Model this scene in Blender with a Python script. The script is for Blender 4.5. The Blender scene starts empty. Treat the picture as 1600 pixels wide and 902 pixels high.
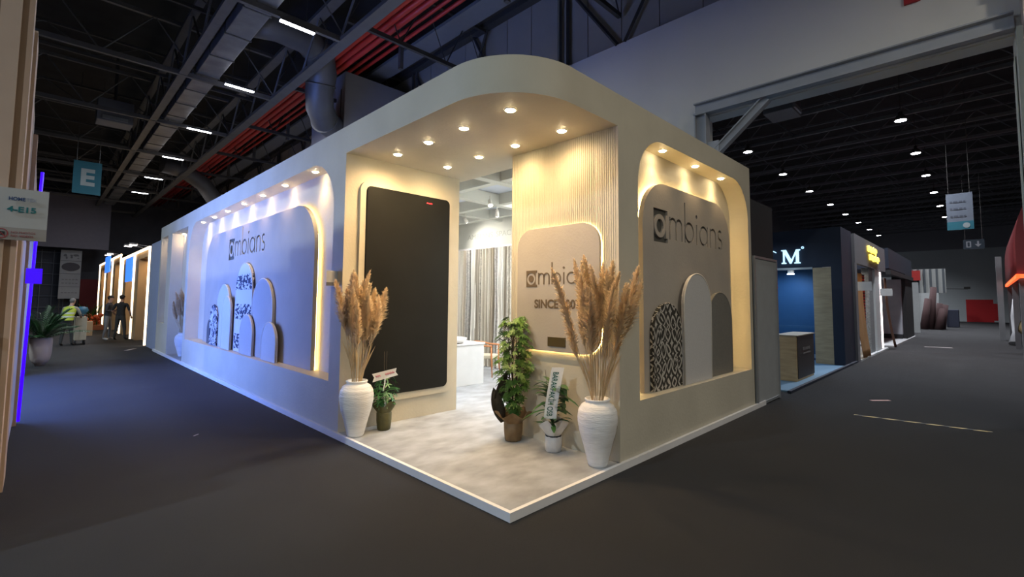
import bpy, bmesh, math, random
from mathutils import Vector, Matrix, Quaternion
random.seed(7)
PI = math.pi
scene = bpy.context.scene
COL = scene.collection

# ------------------------------------------------------------------ camera
def setup_camera():
    pitch, roll, yaw = math.radians(3.87), math.radians(0.45), math.radians(45.0)
    fw = Vector((math.cos(yaw)*math.cos(pitch), math.sin(yaw)*math.cos(pitch), math.sin(pitch)))
    r0 = Vector((math.sin(yaw), -math.cos(yaw), 0)); u0 = r0.cross(fw)
    r = math.cos(roll)*r0 + math.sin(roll)*u0
    u = -math.sin(roll)*r0 + math.cos(roll)*u0
    cam = bpy.data.cameras.new('camera'); co = bpy.data.objects.new('camera', cam); COL.objects.link(co)
    m = Matrix((r, u, -fw)).transposed().to_4x4(); m.translation = Vector((0, 0, 1.7))
    co.matrix_world = m
    cam.sensor_width = 36; cam.lens = 738.0/1600*36; cam.shift_y = -32/1600.0
    cam.clip_start = 0.05; cam.clip_end = 300
    scene.camera = co
setup_camera()

# ------------------------------------------------------------------ world, exposure
world = bpy.data.worlds.new('world'); scene.world = world; world.use_nodes = True
world.node_tree.nodes['Background'].inputs[0].default_value = (0.30, 0.36, 0.50, 1)
world.node_tree.nodes['Background'].inputs[1].default_value = 0.008
scene.view_settings.view_transform = 'Standard'
scene.view_settings.look = 'None'
scene.view_settings.gamma = 1
scene.view_settings.use_curve_mapping = False
scene.view_settings.exposure = 0.0
# strengths of the place's own lights and the added fills
P_TUBE = 150       # hall batten (each), cool white
P_LEFTHALL = 680    # battens over the stands on the left, cool
P_BACKHALL = 190   # hall battens behind the camera, neutral
P_BLUE = 14       # added blue fill, unseen behind the neighbour's wall (emission)
P_NICHE = 44       # niche downlights
P_SOFFIT = 72      # entrance downlights
P_ALCOVE = 12
S_LED = 23         # LED strip emission
P_HIGHBAY = 260
P_INT = 42

# ------------------------------------------------------------------ helpers
MATS = {}
def mat(name, col, rough=0.7, col2=None, nscale=5.0, bump=0.0, bscale=None, metal=0.0, emis=None, estr=0.0,
        detail=4, stretch=None, alpha=None):
    if name in MATS: return MATS[name]
    m = bpy.data.materials.new(name); m.use_nodes = True; MATS[name] = m
    nt = m.node_tree; b = nt.nodes['Principled BSDF']
    b.inputs['Base Color'].default_value = (*col, 1); b.inputs['Roughness'].default_value = rough
    b.inputs['Metallic'].default_value = metal
    if emis:
        b.inputs['Emission Color'].default_value = (*emis, 1); b.inputs['Emission Strength'].default_value = estr
    tc = nt.nodes.new('ShaderNodeTexCoord')
    src = tc.outputs['Object']
    if stretch:
        mp = nt.nodes.new('ShaderNodeMapping'); mp.inputs['Scale'].default_value = stretch
        nt.links.new(src, mp.inputs['Vector']); src = mp.outputs['Vector']
    n = nt.nodes.new('ShaderNodeTexNoise'); n.inputs['Scale'].default_value = nscale; n.inputs['Detail'].default_value = detail
    nt.links.new(src, n.inputs['Vector'])
    if col2 is None: col2 = tuple(c*0.93 for c in col)
    cr = nt.nodes.new('ShaderNodeValToRGB')
    cr.color_ramp.elements[0].position = 0.3; cr.color_ramp.elements[1].position = 0.7
    cr.color_ramp.elements[0].color = (*col, 1); cr.color_ramp.elements[1].color = (*col2, 1)
    nt.links.new(n.outputs['Fac'], cr.inputs['Fac']); nt.links.new(cr.outputs['Color'], b.inputs['Base Color'])
    if bump:
        n2 = nt.nodes.new('ShaderNodeTexNoise'); n2.inputs['Scale'].default_value = bscale or nscale*8; n2.inputs['Detail'].default_value = 3
        nt.links.new(src, n2.inputs['Vector'])
        bp = nt.nodes.new('ShaderNodeBump'); bp.inputs['Strength'].default_value = bump; bp.inputs['Distance'].default_value = 0.01
        nt.links.new(n2.outputs['Fac'], bp.inputs['Height']); nt.links.new(bp.outputs['Normal'], b.inputs['Normal'])
    return m

def fix_normals(bm):
    bmesh.ops.recalc_face_normals(bm, faces=bm.faces[:])
    seen = set()
    for f0 in bm.faces[:]:
        if f0 in seen: continue
        isl = [f0]; seen.add(f0); st = [f0]
        while st:
            f = st.pop()
            for e in f.edges:
                for g in e.link_faces:
                    if g not in seen: seen.add(g); isl.append(g); st.append(g)
        c0 = isl[0].verts[0].co; vol = 0.0
        if any(not e.is_manifold for f in isl[:400] for e in f.edges): continue
        for f in isl:
            vs = [v.co-c0 for v in f.verts]
            for i in range(1, len(vs)-1): vol += vs[0].dot(vs[i].cross(vs[i+1]))
        if vol < 0: bmesh.ops.reverse_faces(bm, faces=isl)
    return bm
def obj(name, data, material=None, parent=None, kind=None):
    """link a bmesh / mesh / mesh builder as one object; geometry given in world space"""
    if isinstance(data, bmesh.types.BMesh):
        me = bpy.data.meshes.new(name); (fix_normals(data) if len(data.faces) < 3000 else None); data.to_mesh(me); data.free()
    else: me = data
    me.name = name
    o = bpy.data.objects.new(name, me); COL.objects.link(o)
    if material is not None:
        if isinstance(material, (list, tuple)):
            for m in material: me.materials.append(m)
        else: me.materials.append(material)
    if parent is not None:
        o.parent = parent; o.matrix_parent_inverse = world_of(parent).inverted()
    if kind: o['kind'] = kind
    return o
def world_of(o):
    m = o.matrix_basis.copy()
    if o.parent: m = world_of(o.parent) @ o.matrix_parent_inverse @ m
    return m
def tag(o, label, cat, group=None):
    o['label'] = label; o['category'] = cat
    if group: o['group'] = group
    return o
def thing(name, label, cat, loc=(0, 0, 0), rz=0.0, group=None):
    o = bpy.data.objects.new(name, None); COL.objects.link(o); o.location = loc; o.rotation_euler = (0, 0, rz)
    o.empty_display_size = 0.05
    return tag(o, label, cat, group)
def dup(o, M, label=None, parent=None):
    """copy thing and its children; M = new matrix_basis"""
    c = o.copy(); COL.objects.link(c)
    if parent is not None: c.parent = parent
    if M is not None: c.matrix_basis = M
    if label: c['label'] = label
    for ch in list(o.children):
        dup(ch, None, None, c)
    return c
def struct(name, bm, m): return obj(name, bm, m, None, 'structure')

def box(bm, x0, x1, y0, y1, z0, z1, bev=0.0):
    vs = [bm.verts.new(p) for p in ((x0,y0,z0),(x1,y0,z0),(x1,y1,z0),(x0,y1,z0),(x0,y0,z1),(x1,y0,z1),(x1,y1,z1),(x0,y1,z1))]
    fs = [bm.faces.new([vs[i] for i in f]) for f in ((0,3,2,1),(4,5,6,7),(0,1,5,4),(1,2,6,5),(2,3,7,6),(3,0,4,7))]
    if bev:
        es = list({e for f in fs for e in f.edges})
        bmesh.ops.bevel(bm, geom=es, offset=bev, segments=2, affect='EDGES', profile=0.6)
    return bm
def mbox(*a, **k): return box(bmesh.new(), *a, **k)
def cyl(bm, p0, p1, r0, r1=None, n=10, cap=True):
    if r1 is None: r1 = r0
    p0, p1 = Vector(p0), Vector(p1); d = p1-p0
    q = d.to_track_quat('Z', 'Y')
    A = [bm.verts.new(p0 + q @ Vector((r0*math.cos(2*PI*i/n), r0*math.sin(2*PI*i/n), 0))) for i in range(n)]
    B = [bm.verts.new(p1 + q @ Vector((r1*math.cos(2*PI*i/n), r1*math.sin(2*PI*i/n), 0))) for i in range(n)]
    for i in range(n):
        f = bm.faces.new((A[i], A[(i+1)%n], B[(i+1)%n], B[i])); f.smooth = n > 6
    if cap: bm.faces.new(A[::-1]); bm.faces.new(B)
    return bm
def tube(bm, pts, radii, n=8, cap=True):
    pts = [Vector(p) for p in pts]
    if not isinstance(radii, (list, tuple)): radii = [radii]*len(pts)
    rings = []; q = None
    for i, p in enumerate(pts):
        d = (pts[min(i+1, len(pts)-1)] - pts[max(i-1, 0)]).normalized()
        if q is None: q = d.to_track_quat('Z', 'Y')
        else:
            z = q @ Vector((0, 0, 1)); q = z.rotation_difference(d) @ q
        rings.append([bm.verts.new(p + q @ Vector((radii[i]*math.cos(2*PI*k/n), radii[i]*math.sin(2*PI*k/n), 0))) for k in range(n)])
    for a, b in zip(rings, rings[1:]):
        for k in range(n):
            f = bm.faces.new((a[k], a[(k+1)%n], b[(k+1)%n], b[k])); f.smooth = True
    if cap: bm.faces.new(rings[0][::-1]); bm.faces.new(rings[-1])
    return bm
def lathe(bm, prof, c=(0,0,0), n=36, wob=0.0):
    cx, cy, cz = c; rings = []
    for i, (r, z) in enumerate(prof):
        rings.append([bm.verts.new((cx + r*(1+wob*math.sin(5*2*PI*k/n+i*1.3)*0.5+wob*math.sin(9*2*PI*k/n+i))*math.cos(2*PI*k/n),
                                    cy + r*(1+wob*math.sin(5*2*PI*k/n+i*1.3)*0.5+wob*math.sin(9*2*PI*k/n+i))*math.sin(2*PI*k/n), cz+z)) for k in range(n)])
    for a, b in zip(rings, rings[1:]):
        for k in range(n):
            f = bm.faces.new((a[k], a[(k+1)%n], b[(k+1)%n], b[k])); f.smooth = True
    bm.faces.new(rings[0][::-1]); bm.faces.new(rings[-1])
    return bm
def arc(cx, cy, r, a0, a1, n=12):
    return [(cx + r*math.cos(math.radians(a0+(a1-a0)*i/n)), cy + r*math.sin(math.radians(a0+(a1-a0)*i/n))) for i in range(n+1)]
def rrect(x0, x1, z0, z1, rt, rb=0.0, n=14):
    """rounded rectangle outline (counter-clockwise); rt = top radius, rb = bottom radius"""
    pts = []
    pts += arc(x0+rb, z0+rb, rb, 180, 270, n) if rb else [(x0, z0)]
    pts += arc(x1-rb, z0+rb, rb, 270, 360, n) if rb else [(x1, z0)]
    pts += arc(x1-rt, z1-rt, rt, 0, 90, n) if rt else [(x1, z1)]
    pts += arc(x0+rt, z1-rt, rt, 90, 180, n) if rt else [(x0, z1)]
    return pts
def arch_outline(c, w, z0, z1, n=20):
    r = w/2; return [(c-r, z0), (c+r, z0)] + arc(c, z1-r, r, 0, 180, n)
def plate_mesh(loops, t):
    """2-D filled outline with holes, extruded to thickness t (0..t in +z), as a mesh"""
    cu = bpy.data.curves.new('tmp', 'CURVE'); cu.dimensions = '2D'; cu.fill_mode = 'BOTH'; cu.extrude = t/2
    for lp in loops:
        s = cu.splines.new('POLY'); s.points.add(len(lp)-1)
        for p, q in zip(s.points, lp): p.co = (q[0], q[1], 0, 1)
        s.use_cyclic_u = True
    o = bpy.data.objects.new('tmp', cu); COL.objects.link(o)
    dg = bpy.context.evaluated_depsgraph_get()
    me = bpy.data.meshes.new_from_object(o.evaluated_get(dg))
    bpy.data.objects.remove(o); bpy.data.curves.remove(cu)
    me.transform(Matrix.Translation((0, 0, t/2)))
    me.materials.clear()
    bm = bmesh.new(); bm.from_mesh(me); bmesh.ops.remove_doubles(bm, verts=bm.verts, dist=1e-5)
    for f in bm.faces: f.smooth = False
    bpy.data.meshes.remove(me)
    return bm
def plate(loops, face, at, t):
    """face='-x': outlines are (y,z), front surface at x=at, thickness goes to +x.
       face='-y': outlines are (x,z), front at y=at, thickness to +y.  face='-z': outlines (x,y), bottom at z=at"""
    bm = plate_mesh(loops, t)
    for v in bm.verts:
        a, b, c = v.co
        if face == '-x': v.co = (at + c, a, b)
        elif face == '-y': v.co = (a, at + c, b)
        else: v.co = (a, b, at + c)
    return bm
def ring_strip(lp, w, face, at, t):
    """thin band following outline lp, widened outward by w (list of (a,b) closed)"""
    n = len(lp); out = []
    for i in range(n):
        p0, p1, p2 = Vector(lp[i-1]), Vector(lp[i]), Vector(lp[(i+1)%n])
        a = (p1-p0); b = (p2-p1)
        if a.length < 1e-6: a = b
        if b.length < 1e-6: b = a
        na = Vector((a.y, -a.x)).normalized(); nb = Vector((b.y, -b.x)).normalized()
        nn = (na+nb); nn = nn.normalized() if nn.length > 1e-6 else na
        k = 1/max(0.5, nn.dot(na))
        q = p1 + nn*w*k; out.append((q.x, q.y))
    return plate([out, lp], face, at, t)

def spot(parent, loc, power, angle, color, blend=0.6, size=0.03, rot=None, name='lamp_light'):
    l = bpy.data.lights.new(name, 'SPOT'); l.energy = power; l.spot_size = math.radians(angle); l.spot_blend = blend
    l.color = color; l.shadow_soft_size = size
    o = bpy.data.objects.new(name, l); COL.objects.link(o)
    M = Matrix.Translation(loc)
    if rot is not None: M = M @ rot.to_matrix().to_4x4()
    o.parent = parent; o.matrix_parent_inverse = world_of(parent).inverted() if parent else Matrix()
    o.matrix_basis = M
    return o
def area(parent, loc, power, sx, sy, color, direction=(0,0,-1), name='lamp_light'):
    l = bpy.data.lights.new(name, 'AREA'); l.shape = 'RECTANGLE'; l.size = sx; l.size_y = sy; l.energy = power; l.color = color
    o = bpy.data.objects.new(name, l); COL.objects.link(o)
    q = Vector(direction).to_track_quat('-Z', 'Y')
    M = Matrix.Translation(loc) @ q.to_matrix().to_4x4()
    o.parent = parent; o.matrix_parent_inverse = world_of(parent).inverted() if parent else Matrix()
    o.matrix_basis = M
    return o
def text_bm(s, size, t=0.004, space=1.0, bold=0.0):
    cu = bpy.data.curves.new('tmp', 'FONT'); cu.body = s; cu.size = size; cu.extrude = t/2; cu.space_character = space
    cu.align_x = 'LEFT'; cu.offset = bold
    o = bpy.data.objects.new('tmp', cu); COL.objects.link(o)
    dg = bpy.context.evaluated_depsgraph_get()
    me = bpy.data.meshes.new_from_object(o.evaluated_get(dg))
    bpy.data.objects.remove(o); bpy.data.curves.remove(cu)
    bm = bmesh.new(); bm.from_mesh(me); bpy.data.meshes.remove(me)
    return bm
def text_obj(name, s, w, h, M, material, parent, t=0.004, bold=0.0):
    """text fitted into w x h, lower left at M origin, in M's xy plane"""
    bm = text_bm(s, 1.0, t, 1.0, bold)
    xs = [v.co.x for v in bm.verts]; ys = [v.co.y for v in bm.verts]
    sx = w/(max(xs)-min(xs)); sy = h/(max(ys)-min(ys)); x0, y0 = min(xs), min(ys)
    for v in bm.verts: v.co = M @ Vector(((v.co.x-x0)*sx, (v.co.y-y0)*sy, v.co.z))
    return obj(name, bm, material, parent)
def frame_negx(x, y, z):   # on a wall facing -x: text runs toward -y
    return Matrix(((0,0,-1,x),(-1,0,0,y),(0,1,0,z),(0,0,0,1)))
def frame_negy(x, y, z):   # on a wall facing -y: text runs toward +x
    return Matrix(((1,0,0,x),(0,0,-1,y),(0,1,0,z),(0,0,0,1)))

# ------------------------------------------------------------------ materials
plaster = mat('plaster', (0.575, 0.525, 0.415), 0.62, (0.50, 0.455, 0.36), 1.6, 0.25, 30, detail=8)
plaster_panel = mat('plaster_panel', (0.42, 0.375, 0.32), 0.7, (0.37, 0.33, 0.285), 2.0, 0.15, 40, detail=8)
letter_shade = mat('letter_recess_shade', (0.19, 0.17, 0.145), 0.7)  # darker than the panel: shade of the cut letters put into the colour
brown_ink = mat('brown_letters', (0.13, 0.09, 0.05), 0.5)
trimwhite = mat('white_edge_trim', (0.80, 0.78, 0.77), 0.4)
led_warm = mat('warm_led', (1, 0.8, 0.5), 0.5, emis=(1.0, 0.70, 0.27), estr=S_LED)
lampdisc = mat('lamp_glass_warm', (1, 0.9, 0.7), 0.5, emis=(1.0, 0.80, 0.48), estr=120)
lampring = mat('lamp_ring_white', (0.75, 0.72, 0.66), 0.35)
tubeglow = mat('batten_glow', (1, 1, 1), 0.5, emis=(0.90, 0.92, 1.0), estr=14)
highglow = mat('highbay_glow', (1, 1, 1), 0.5, emis=(0.93, 0.93, 1.0), estr=40)
steel = mat('truss_steel', (0.155, 0.15, 0.145), 0.55, (0.125, 0.12, 0.115), 3, metal=0.3)
steel_dark = mat('truss_steel_dark', (0.07, 0.067, 0.064), 0.6, metal=0.2)
galv = mat('galvanised_duct', (0.33, 0.33, 0.33), 0.4, (0.22, 0.22, 0.23), 2.5, 0.1, 6, metal=0.55)
roofdeck = mat('roof_deck', (0.030, 0.029, 0.028), 0.9, (0.018, 0.017, 0.016), 1.5)
redpipe = mat('red_pipe_paint', (0.55, 0.035, 0.025), 0.45)
hallwhite = mat('hall_wall_paint', (0.76, 0.75, 0.72), 0.8, (0.70, 0.69, 0.66), 0.6, 0.1, 10)
hallgrey = mat('hall_panel_grey', (0.36, 0.34, 0.30), 0.8, (0.32, 0.30, 0.26), 0.8)
halldark = mat('hall_dark_wall', (0.10, 0.10, 0.12), 0.9, (0.075, 0.075, 0.09), 1.0)
framegrey = mat('portal_steel', (0.42, 0.44, 0.48), 0.5, (0.36, 0.38, 0.42), 2)
black = mat('matte_black', (0.012, 0.012, 0.014), 0.6)
ceramic = mat('white_ceramic', (0.78, 0.76, 0.73), 0.55, (0.68, 0.66, 0.63), 4, 0.5, 14, stretch=(1, 1, 6))
straw = mat('pampas_straw', (0.86, 0.71, 0.49), 0.8, (0.70, 0.54, 0.34), 9)
def make_translucent(m, fac):
    nt = m.node_tree; b = nt.nodes['Principled BSDF']; out = nt.nodes['Material Output']
    tr = nt.nodes.new('ShaderNodeBsdfTranslucent'); mx = nt.nodes.new('ShaderNodeMixShader'); mx.inputs[0].default_value = fac
    src = b.inputs['Base Color'].links[0].from_socket
    nt.links.new(src, tr.inputs['Color']); nt.links.new(b.outputs[0], mx.inputs[1]); nt.links.new(tr.outputs[0], mx.inputs[2]); nt.links.new(mx.outputs[0], out.inputs['Surface'])
make_translucent(straw, 0.45)
stemstraw = mat('pampas_stem', (0.62, 0.46, 0.26), 0.7, (0.48, 0.34, 0.18), 15)
leafg = mat('leaf_green', (0.035, 0.11, 0.018), 0.45, (0.11, 0.21, 0.03), 9)
leafd = mat('leaf_dark_green', (0.02, 0.07, 0.02), 0.4, (0.035, 0.11, 0.03), 9)
bark = mat('stem_brown', (0.06, 0.045, 0.025), 0.8)
kraft = mat('kraft_paper', (0.24, 0.15, 0.07), 0.6, (0.17, 0.10, 0.045), 12, 0.6, 20)
tissue = mat('white_tissue', (0.66, 0.65, 0.64), 0.6, (0.55, 0.54, 0.54), 10, 0.6, 18)
olive = mat('olive_wrap', (0.10, 0.09, 0.025), 0.5, (0.07, 0.065, 0.02), 12, 0.5, 25)
ribbonw = mat('ribbon_white', (0.78, 0.78, 0.76), 0.5)
inkgreen = mat('ribbon_ink_green', (0.01, 0.10, 0.06), 0.5)
inkpink = mat('ribbon_ink_pink', (0.65, 0.12, 0.20), 0.5)
screenm = mat('led_screen_off', (0.010, 0.010, 0.009), 0.6, (0.012, 0.012, 0.011), 2)
screenm.node_tree.nodes['Principled BSDF'].inputs['Specular IOR Level'].default_value = 0.15

def carpet_mat():
    m = mat('hall_carpet', (0.014, 0.014, 0.0155), 0.95, (0.0195, 0.0195, 0.0215), 0.9, 0.8, 350, detail=10); return m
carpet = carpet_mat()
def platform_mat():
    m = mat('platform_vinyl', (0.42, 0.44, 0.47), 0.45, (0.235, 0.24, 0.25), 3.0, 0.0, detail=9, stretch=(1, 1.6, 1))
    return m
vinyl = platform_mat()

# ================================================================== LARGE STRUCTURE
struct('floor', mbox(-25, 75, -20, 60, -0.2, 0.0), carpet)

# roof decks
def roof():
    bm = bmesh.new()
    box(bm, -25, 9.6, -20, 50, 10.6, 10.8)
    box(bm, 9.6, 75, -20, 12, 10.62, 10.82)
    return bm
struct('ceiling', roof(), roofdeck)

# hall partition wall with the portal (faces -x) at x = 9.6
def portal_wall():
    lp = [(-20, 0), (-0.45, 0), (-0.45, 5.5), (3.95, 5.5), (3.95, 0), (50, 0), (50, 7.9), (-20, 7.9)]
    return plate([lp], '-x', 9.6, 0.35)
struct('wall_right', portal_wall(), hallwhite)
def portal_surround():
    lp = [(-0.46, 0), (-0.46, 5.52), (3.96, 5.52), (3.96, 0), (4.5, 0), (4.5, 6.05), (-1.3, 6.05), (-1.3, 0)]
    return plate([lp], '-x', 9.5, 0.1)
struct('trim_1', portal_surround(), hallwhite)
def upper_cladding():
    bm = bmesh.new()
    y = -20.0
    while y < 50:
        box(bm, 9.72, 9.8, y+0.012, y+0.988, 7.9, 10.6); y += 1.0
    box(bm, 9.8, 9.84, -20, 50, 7.9, 10.6)
    return bm
struct('wall_right_upper', upper_cladding(), hallgrey)
def cladding_braces():
    bm = bmesh.new()
    def bar(a, b, r=0.05):
        cyl(bm, a, b, r, n=4)
    for k in range(-2, 8):
        yc = 7.6 + k*7.2
        bar((9.64, yc, 7.9), (9.64, yc, 10.6), 0.06); bar((9.64, yc+0.25, 7.9), (9.64, yc+0.25, 10.6), 0.05)
        bar((9.6, yc-0.1, 9.95), (9.6, yc-1.55, 7.9)); bar((9.6, yc-2.7, 9.4), (9.6, yc-1.75, 7.9))
        bar((9.62, yc+3.95, 10.4), (9.62, yc+3.0, 8.7)); bar((9.62, yc-4.0, 10.3), (9.62, yc-3.2, 8.6))
    return bm
struct('trim_2', cladding_braces(), steel_dark)
bm = bmesh.new(); box(bm, 9.45, 9.7, -20, 50, 10.25, 10.6); box(bm, 9.2, 9.4, -20, 50, 10.35, 10.6)
struct('trim_3', bm, steel_dark)

# steel frame of the portal (I-beam lintel, jambs, knee brace)
def ibeam(bm, a, b, w, h):
    """a->b horizontal or vertical I beam in the plane x=const"""
    a, b = Vector(a), Vector(b); d = (b-a).normalized(); side = Vector((1, 0, 0)); up = d.cross(side).normalized()
    def slab(o, hu, hs):
        c = [a+up*(o-hu)-side*hs, a+up*(o+hu)-side*hs, a+up*(o+hu)+side*hs, a+up*(o-hu)+side*hs]
        e = [p+(b-a) for p in c]
        v = [bm.verts.new(p) for p in c+e]
        for f in ((0,1,2,3),(4,7,6,5),(0,4,5,1),(1,5,6,2),(2,6,7,3),(3,7,4,0)): bm.faces.new([v[i] for i in f])
    slab(h/2-0.012, 0.012, w/2); slab(-h/2+0.012, 0.012, w/2); slab(0, h/2-0.024, 0.012)
pf = bmesh.new()
ibeam(pf, (9.42, -0.45, 5.64), (9.42, 4.08, 5.64), 0.2, 0.24)
ibeam(pf, (9.42, 3.95, 0), (9.42, 3.95, 5.52), 0.2, 0.24)
box(pf, 9.3, 9.34, -0.45, 4.08, 5.5, 5.54)
struct('door_1', pf, framegrey)
bm = bmesh.new(); ibeam(bm, (9.42, 2.72, 5.5), (9.42, 3.82, 4.55), 0.14, 0.16); box(bm, 9.36, 9.48, 3.6, 3.85, 3.0, 4.9)
struct('trim_4', bm, framegrey)
# pillar on the right of the portal with its pale edge guard
struct('trim_5', mbox(9.0, 9.5, -2.4, -0.52, 0, 10.3), mat('pillar_paint', (0.60, 0.52, 0.50), 0.8))
bm = bmesh.new(); box(bm, 9.28, 9.5, -0.52, -0.46, 0, 5.5); box(bm, 9.6, 9.95, -0.5, -0.44, 0, 5.2)
struct('trim_7', mbox(9.55, 9.6, 0.52, 0.72, 6.47, 6.75), mat('small_red_plate', (0.4, 0.02, 0.03), 0.6))
struct('trim_6', bm, mat('edge_guard', (0.62, 0.68, 0.62), 0.5))

# far end wall of the left hall, and the outer left wall
struct('wall_back', mbox(-25, 9.6, 47, 47.3, 0, 10.6), halldark)
struct('wall_left', mbox(-25.3, -25, -20, 50, 0, 10.6), halldark)
struct('wall_front', mbox(-25, 75, -20.3, -20, 0, 10.6), halldark)
# next hall
bm = bmesh.new(); box(bm, 62, 62.3, -20, 12, 0, 6.9)
struct('wall_far', bm, mat('far_white_wall', (0.66, 0.72, 0.74), 0.8, (0.60, 0.66, 0.68), 0.4))
struct('wall_far_upper', mbox(61.8, 62.0, -20, 12, 6.9, 10.6), mat('far_upper_grey', (0.30, 0.31, 0.35), 0.8))
struct('wall_side', mbox(9.95, 62, 11.7, 12, 0, 10.6), halldark)

# ---- roof trusses of the left hall, running across (x direction)
def truss_x(y, x0, x1, z0=8.0, z1=9.15, r=0.045, pitch=1.5, rw=0.02):
    bm = bmesh.new()
    box(bm, x0, x1, y-r, y+r, z0-r*1.3, z0+r*1.3); box(bm, x0, x1, y-r, y+r, z1-r, z1+r)
    n = max(2, int(round((x1-x0)/pitch))); d = (x1-x0)/n
    for i in range(n):
        a = x0+i*d
        cyl(bm, (a, y, z0), (a+d/2, y, z1), rw, n=4); cyl(bm, (a+d/2, y, z1), (a+d, y, z0), rw, n=4)
    return bm
def truss_y(x, y0, y1, z0, z1, r=0.06, pitch=2.4, rw=0.03, w=0.22):
    bm = bmesh.new()
    box(bm, x-w/2, x+w/2, y0, y1, z0-0.05, z0+0.05); box(bm, x-w/2, x+w/2, y0, y1, z1-0.05, z1+0.05)
    n = max(2, int(round((y1-y0)/pitch))); d = (y1-y0)/n
    for i in range(n):
        a = y0+i*d
        cyl(bm, (x, a, z0), (x, a+d/2, z1), rw, n=4); cyl(bm, (x, a+d/2, z1), (x, a+d, z0), rw, n=4)
    return bm
tn = 10
for i in range(17):
    y = 5.98 + 2.45*i
    big = i % 2 == 0
    struct('trim_%d' % tn, truss_x(y, -12, 5.05, 8.02 if big else 8.75, 9.4, 0.05 if big else 0.035, 2.2), steel if big else steel_dark); tn += 1
for i in range(9):
    y = 5.98 + 4.9*i
    struct('trim_%d' % tn, truss_x(y, 5.05, 9.6, 8.6, 10.2, 0.045, 1.5), steel_dark); tn += 1
struct('trim_%d' % tn, truss_y(4.98, -15, 47, 8.0, 9.3, w=0.26), steel); tn += 1
struct('trim_%d' % tn, truss_y(2.55, -15, 47, 8.02, 9.3, w=0.2), steel); tn += 1
struct('trim_%d' % tn, truss_y(-1.4, -15, 47, 8.5, 9.9, w=0.10, rw=0.02), steel_dark); tn += 1
struct('trim_%d' % tn, mbox(8.1, 8.75, -15, 47, 9.85, 9.95), mat('walkway_grey', (0.20, 0.21, 0.23), 0.6)); tn += 1
for i in range(20):   # next hall
    x = 12 + 2.5*i
    bm = bmesh.new(); box(bm, x-0.05, x+0.05, -14, 11.7, 8.55, 8.67); box(bm, x-0.04, x+0.04, -14, 11.7, 9.7, 9.78)
    for k in range(12):
        a = -14+k*2.14
        cyl(bm, (x, a, 8.6), (x, a+1.07, 9.7), 0.02, n=4); cyl(bm, (x, a+1.07, 9.7), (x, a+2.14, 8.6), 0.02, n=4)
    struct('trim_%d' % tn, bm, mat('next_hall_steel', (0.15, 0.155, 0.17), 0.6)); tn += 1

# ================================================================== THE STAND
XL = YL = 2.67
stand = thing('exhibition_stand', 'large beige plaster exhibition stand with rounded canopy corner and lit niches', 'exhibition stand', (2.635, 2.635, 0))
def P(name, bm, m, parent=stand, label=None, kind=None):
    o = obj(name, bm, m, parent, kind)
    if label: o['label'] = label
    return o
# platform
P('platform', mbox(2.66, 8.62, 2.66, 18.7, 0.0, 0.062), vinyl)
bm = bmesh.new()
box(bm, 2.635, 2.672, 2.635, 18.72, 0.0, 0.072); box(bm, 2.672, 8.62, 2.635, 2.672, 0.0, 0.072)
P('edge_trim', bm, trimwhite, label='white edge strip around the platform')
# left facade with the wide niche
L_out = rrect(5.97, 14.38, 0.65, 3.575, 0.72)
left_outline = [(5.66, 0.065), (14.62, 0.065), (14.62, 3.56), (16.7, 3.56), (16.7, 0.065), (18.5, 0.065), (18.5, 3.9), (5.66, 3.9)]
L_small = rrect(17.3, 18.32, 0.92, 3.56, 0.0)
P('left_facade', plate([left_outline, L_out, L_small], '-x', XL, 0.285), plaster)
P('niche_back', mbox(2.955, 3.0, 5.7, 18.5, 0.5, 3.8), plaster)
# right facade
R_out = rrect(4.635, 8.08, 0.63, 3.60, 0.60)
P('right_facade', plate([[(4.24, 0.065), (8.2, 0.065), (8.2, 3.9), (4.24, 3.9)], R_out], '-y', YL, 0.285), plaster)
P('niche_back', mbox(4.36, 8.2, 2.955, 3.0, 0.5, 3.8), plaster)
P('end_wall', mbox(8.12, 8.2, 3.0, 11.0, 0.065, 3.9), plaster)
# canopy with rounded corner
can = [(2.67, 5.66)] + arc(3.45, 3.45, 0.78, 180, 270, 28) + [(4.24, 2.67), (4.24, 4.24), (4.62, 4.24), (4.62, 5.66)]
P('canopy', plate([can], '-z', 3.55, 0.35), plaster)
# walls of the entrance
P('screen_wall', mbox(2.955, 4.5, 5.66, 5.9, 0.062, 3.55), plaster)
P('screen_wall_cap', mbox(2.955, 4.62, 5.66, 5.9, 3.551, 3.9), plaster)
# screen surround (raised rounded frame)
fr = rrect(2.86, 4.355, 0.355, 3.235, 0.12, 0.10)
sc_hole = rrect(2.94, 4.28, 0.44, 3.175, 0.08, 0.08)
P('screen_surround', plate([fr, sc_hole], '-y', 5.62, 0.05), plaster)
# fluted logo wall at x = 4.24
bm = mbox(4.245, 4.36, 2.955, 4.25, 0.062, 3.55)
box(bm, 4.245, 4.30, 2.672, 2.955, 0.066, 3.55)
P('logo_wall', bm, plaster)
def flutes():
    bm = bmesh.new(); n = 56; y0, y1 = 2.70, 4.25; d = (y1-y0)/n
    prof = []
    for i in range(n):
        for k in range(5):
            a = PI*k/4
            prof.append((y0 + d*i + d*0.5*(1-math.cos(a))*0.92 + 0.04*d, 0.010*math.sin(a)))
    prof = [(y0, 0)] + prof + [(y1, 0)]
    A = [bm.verts.new((4.2445-q, y, 1.12)) for y, q in prof]; B = [bm.verts.new((4.2445-q, y, 3.55)) for y, q in prof]
    for i in range(len(prof)-1): bm.faces.new((A[i], A[i+1], B[i+1], B[i]))
    # closing strip behind
    a0 = bm.verts.new((4.246, y0, 1.12)); a1 = bm.verts.new((4.246, y1, 1.12))
    bm.faces.new(A + [a1, a0])
    return bm
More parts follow.
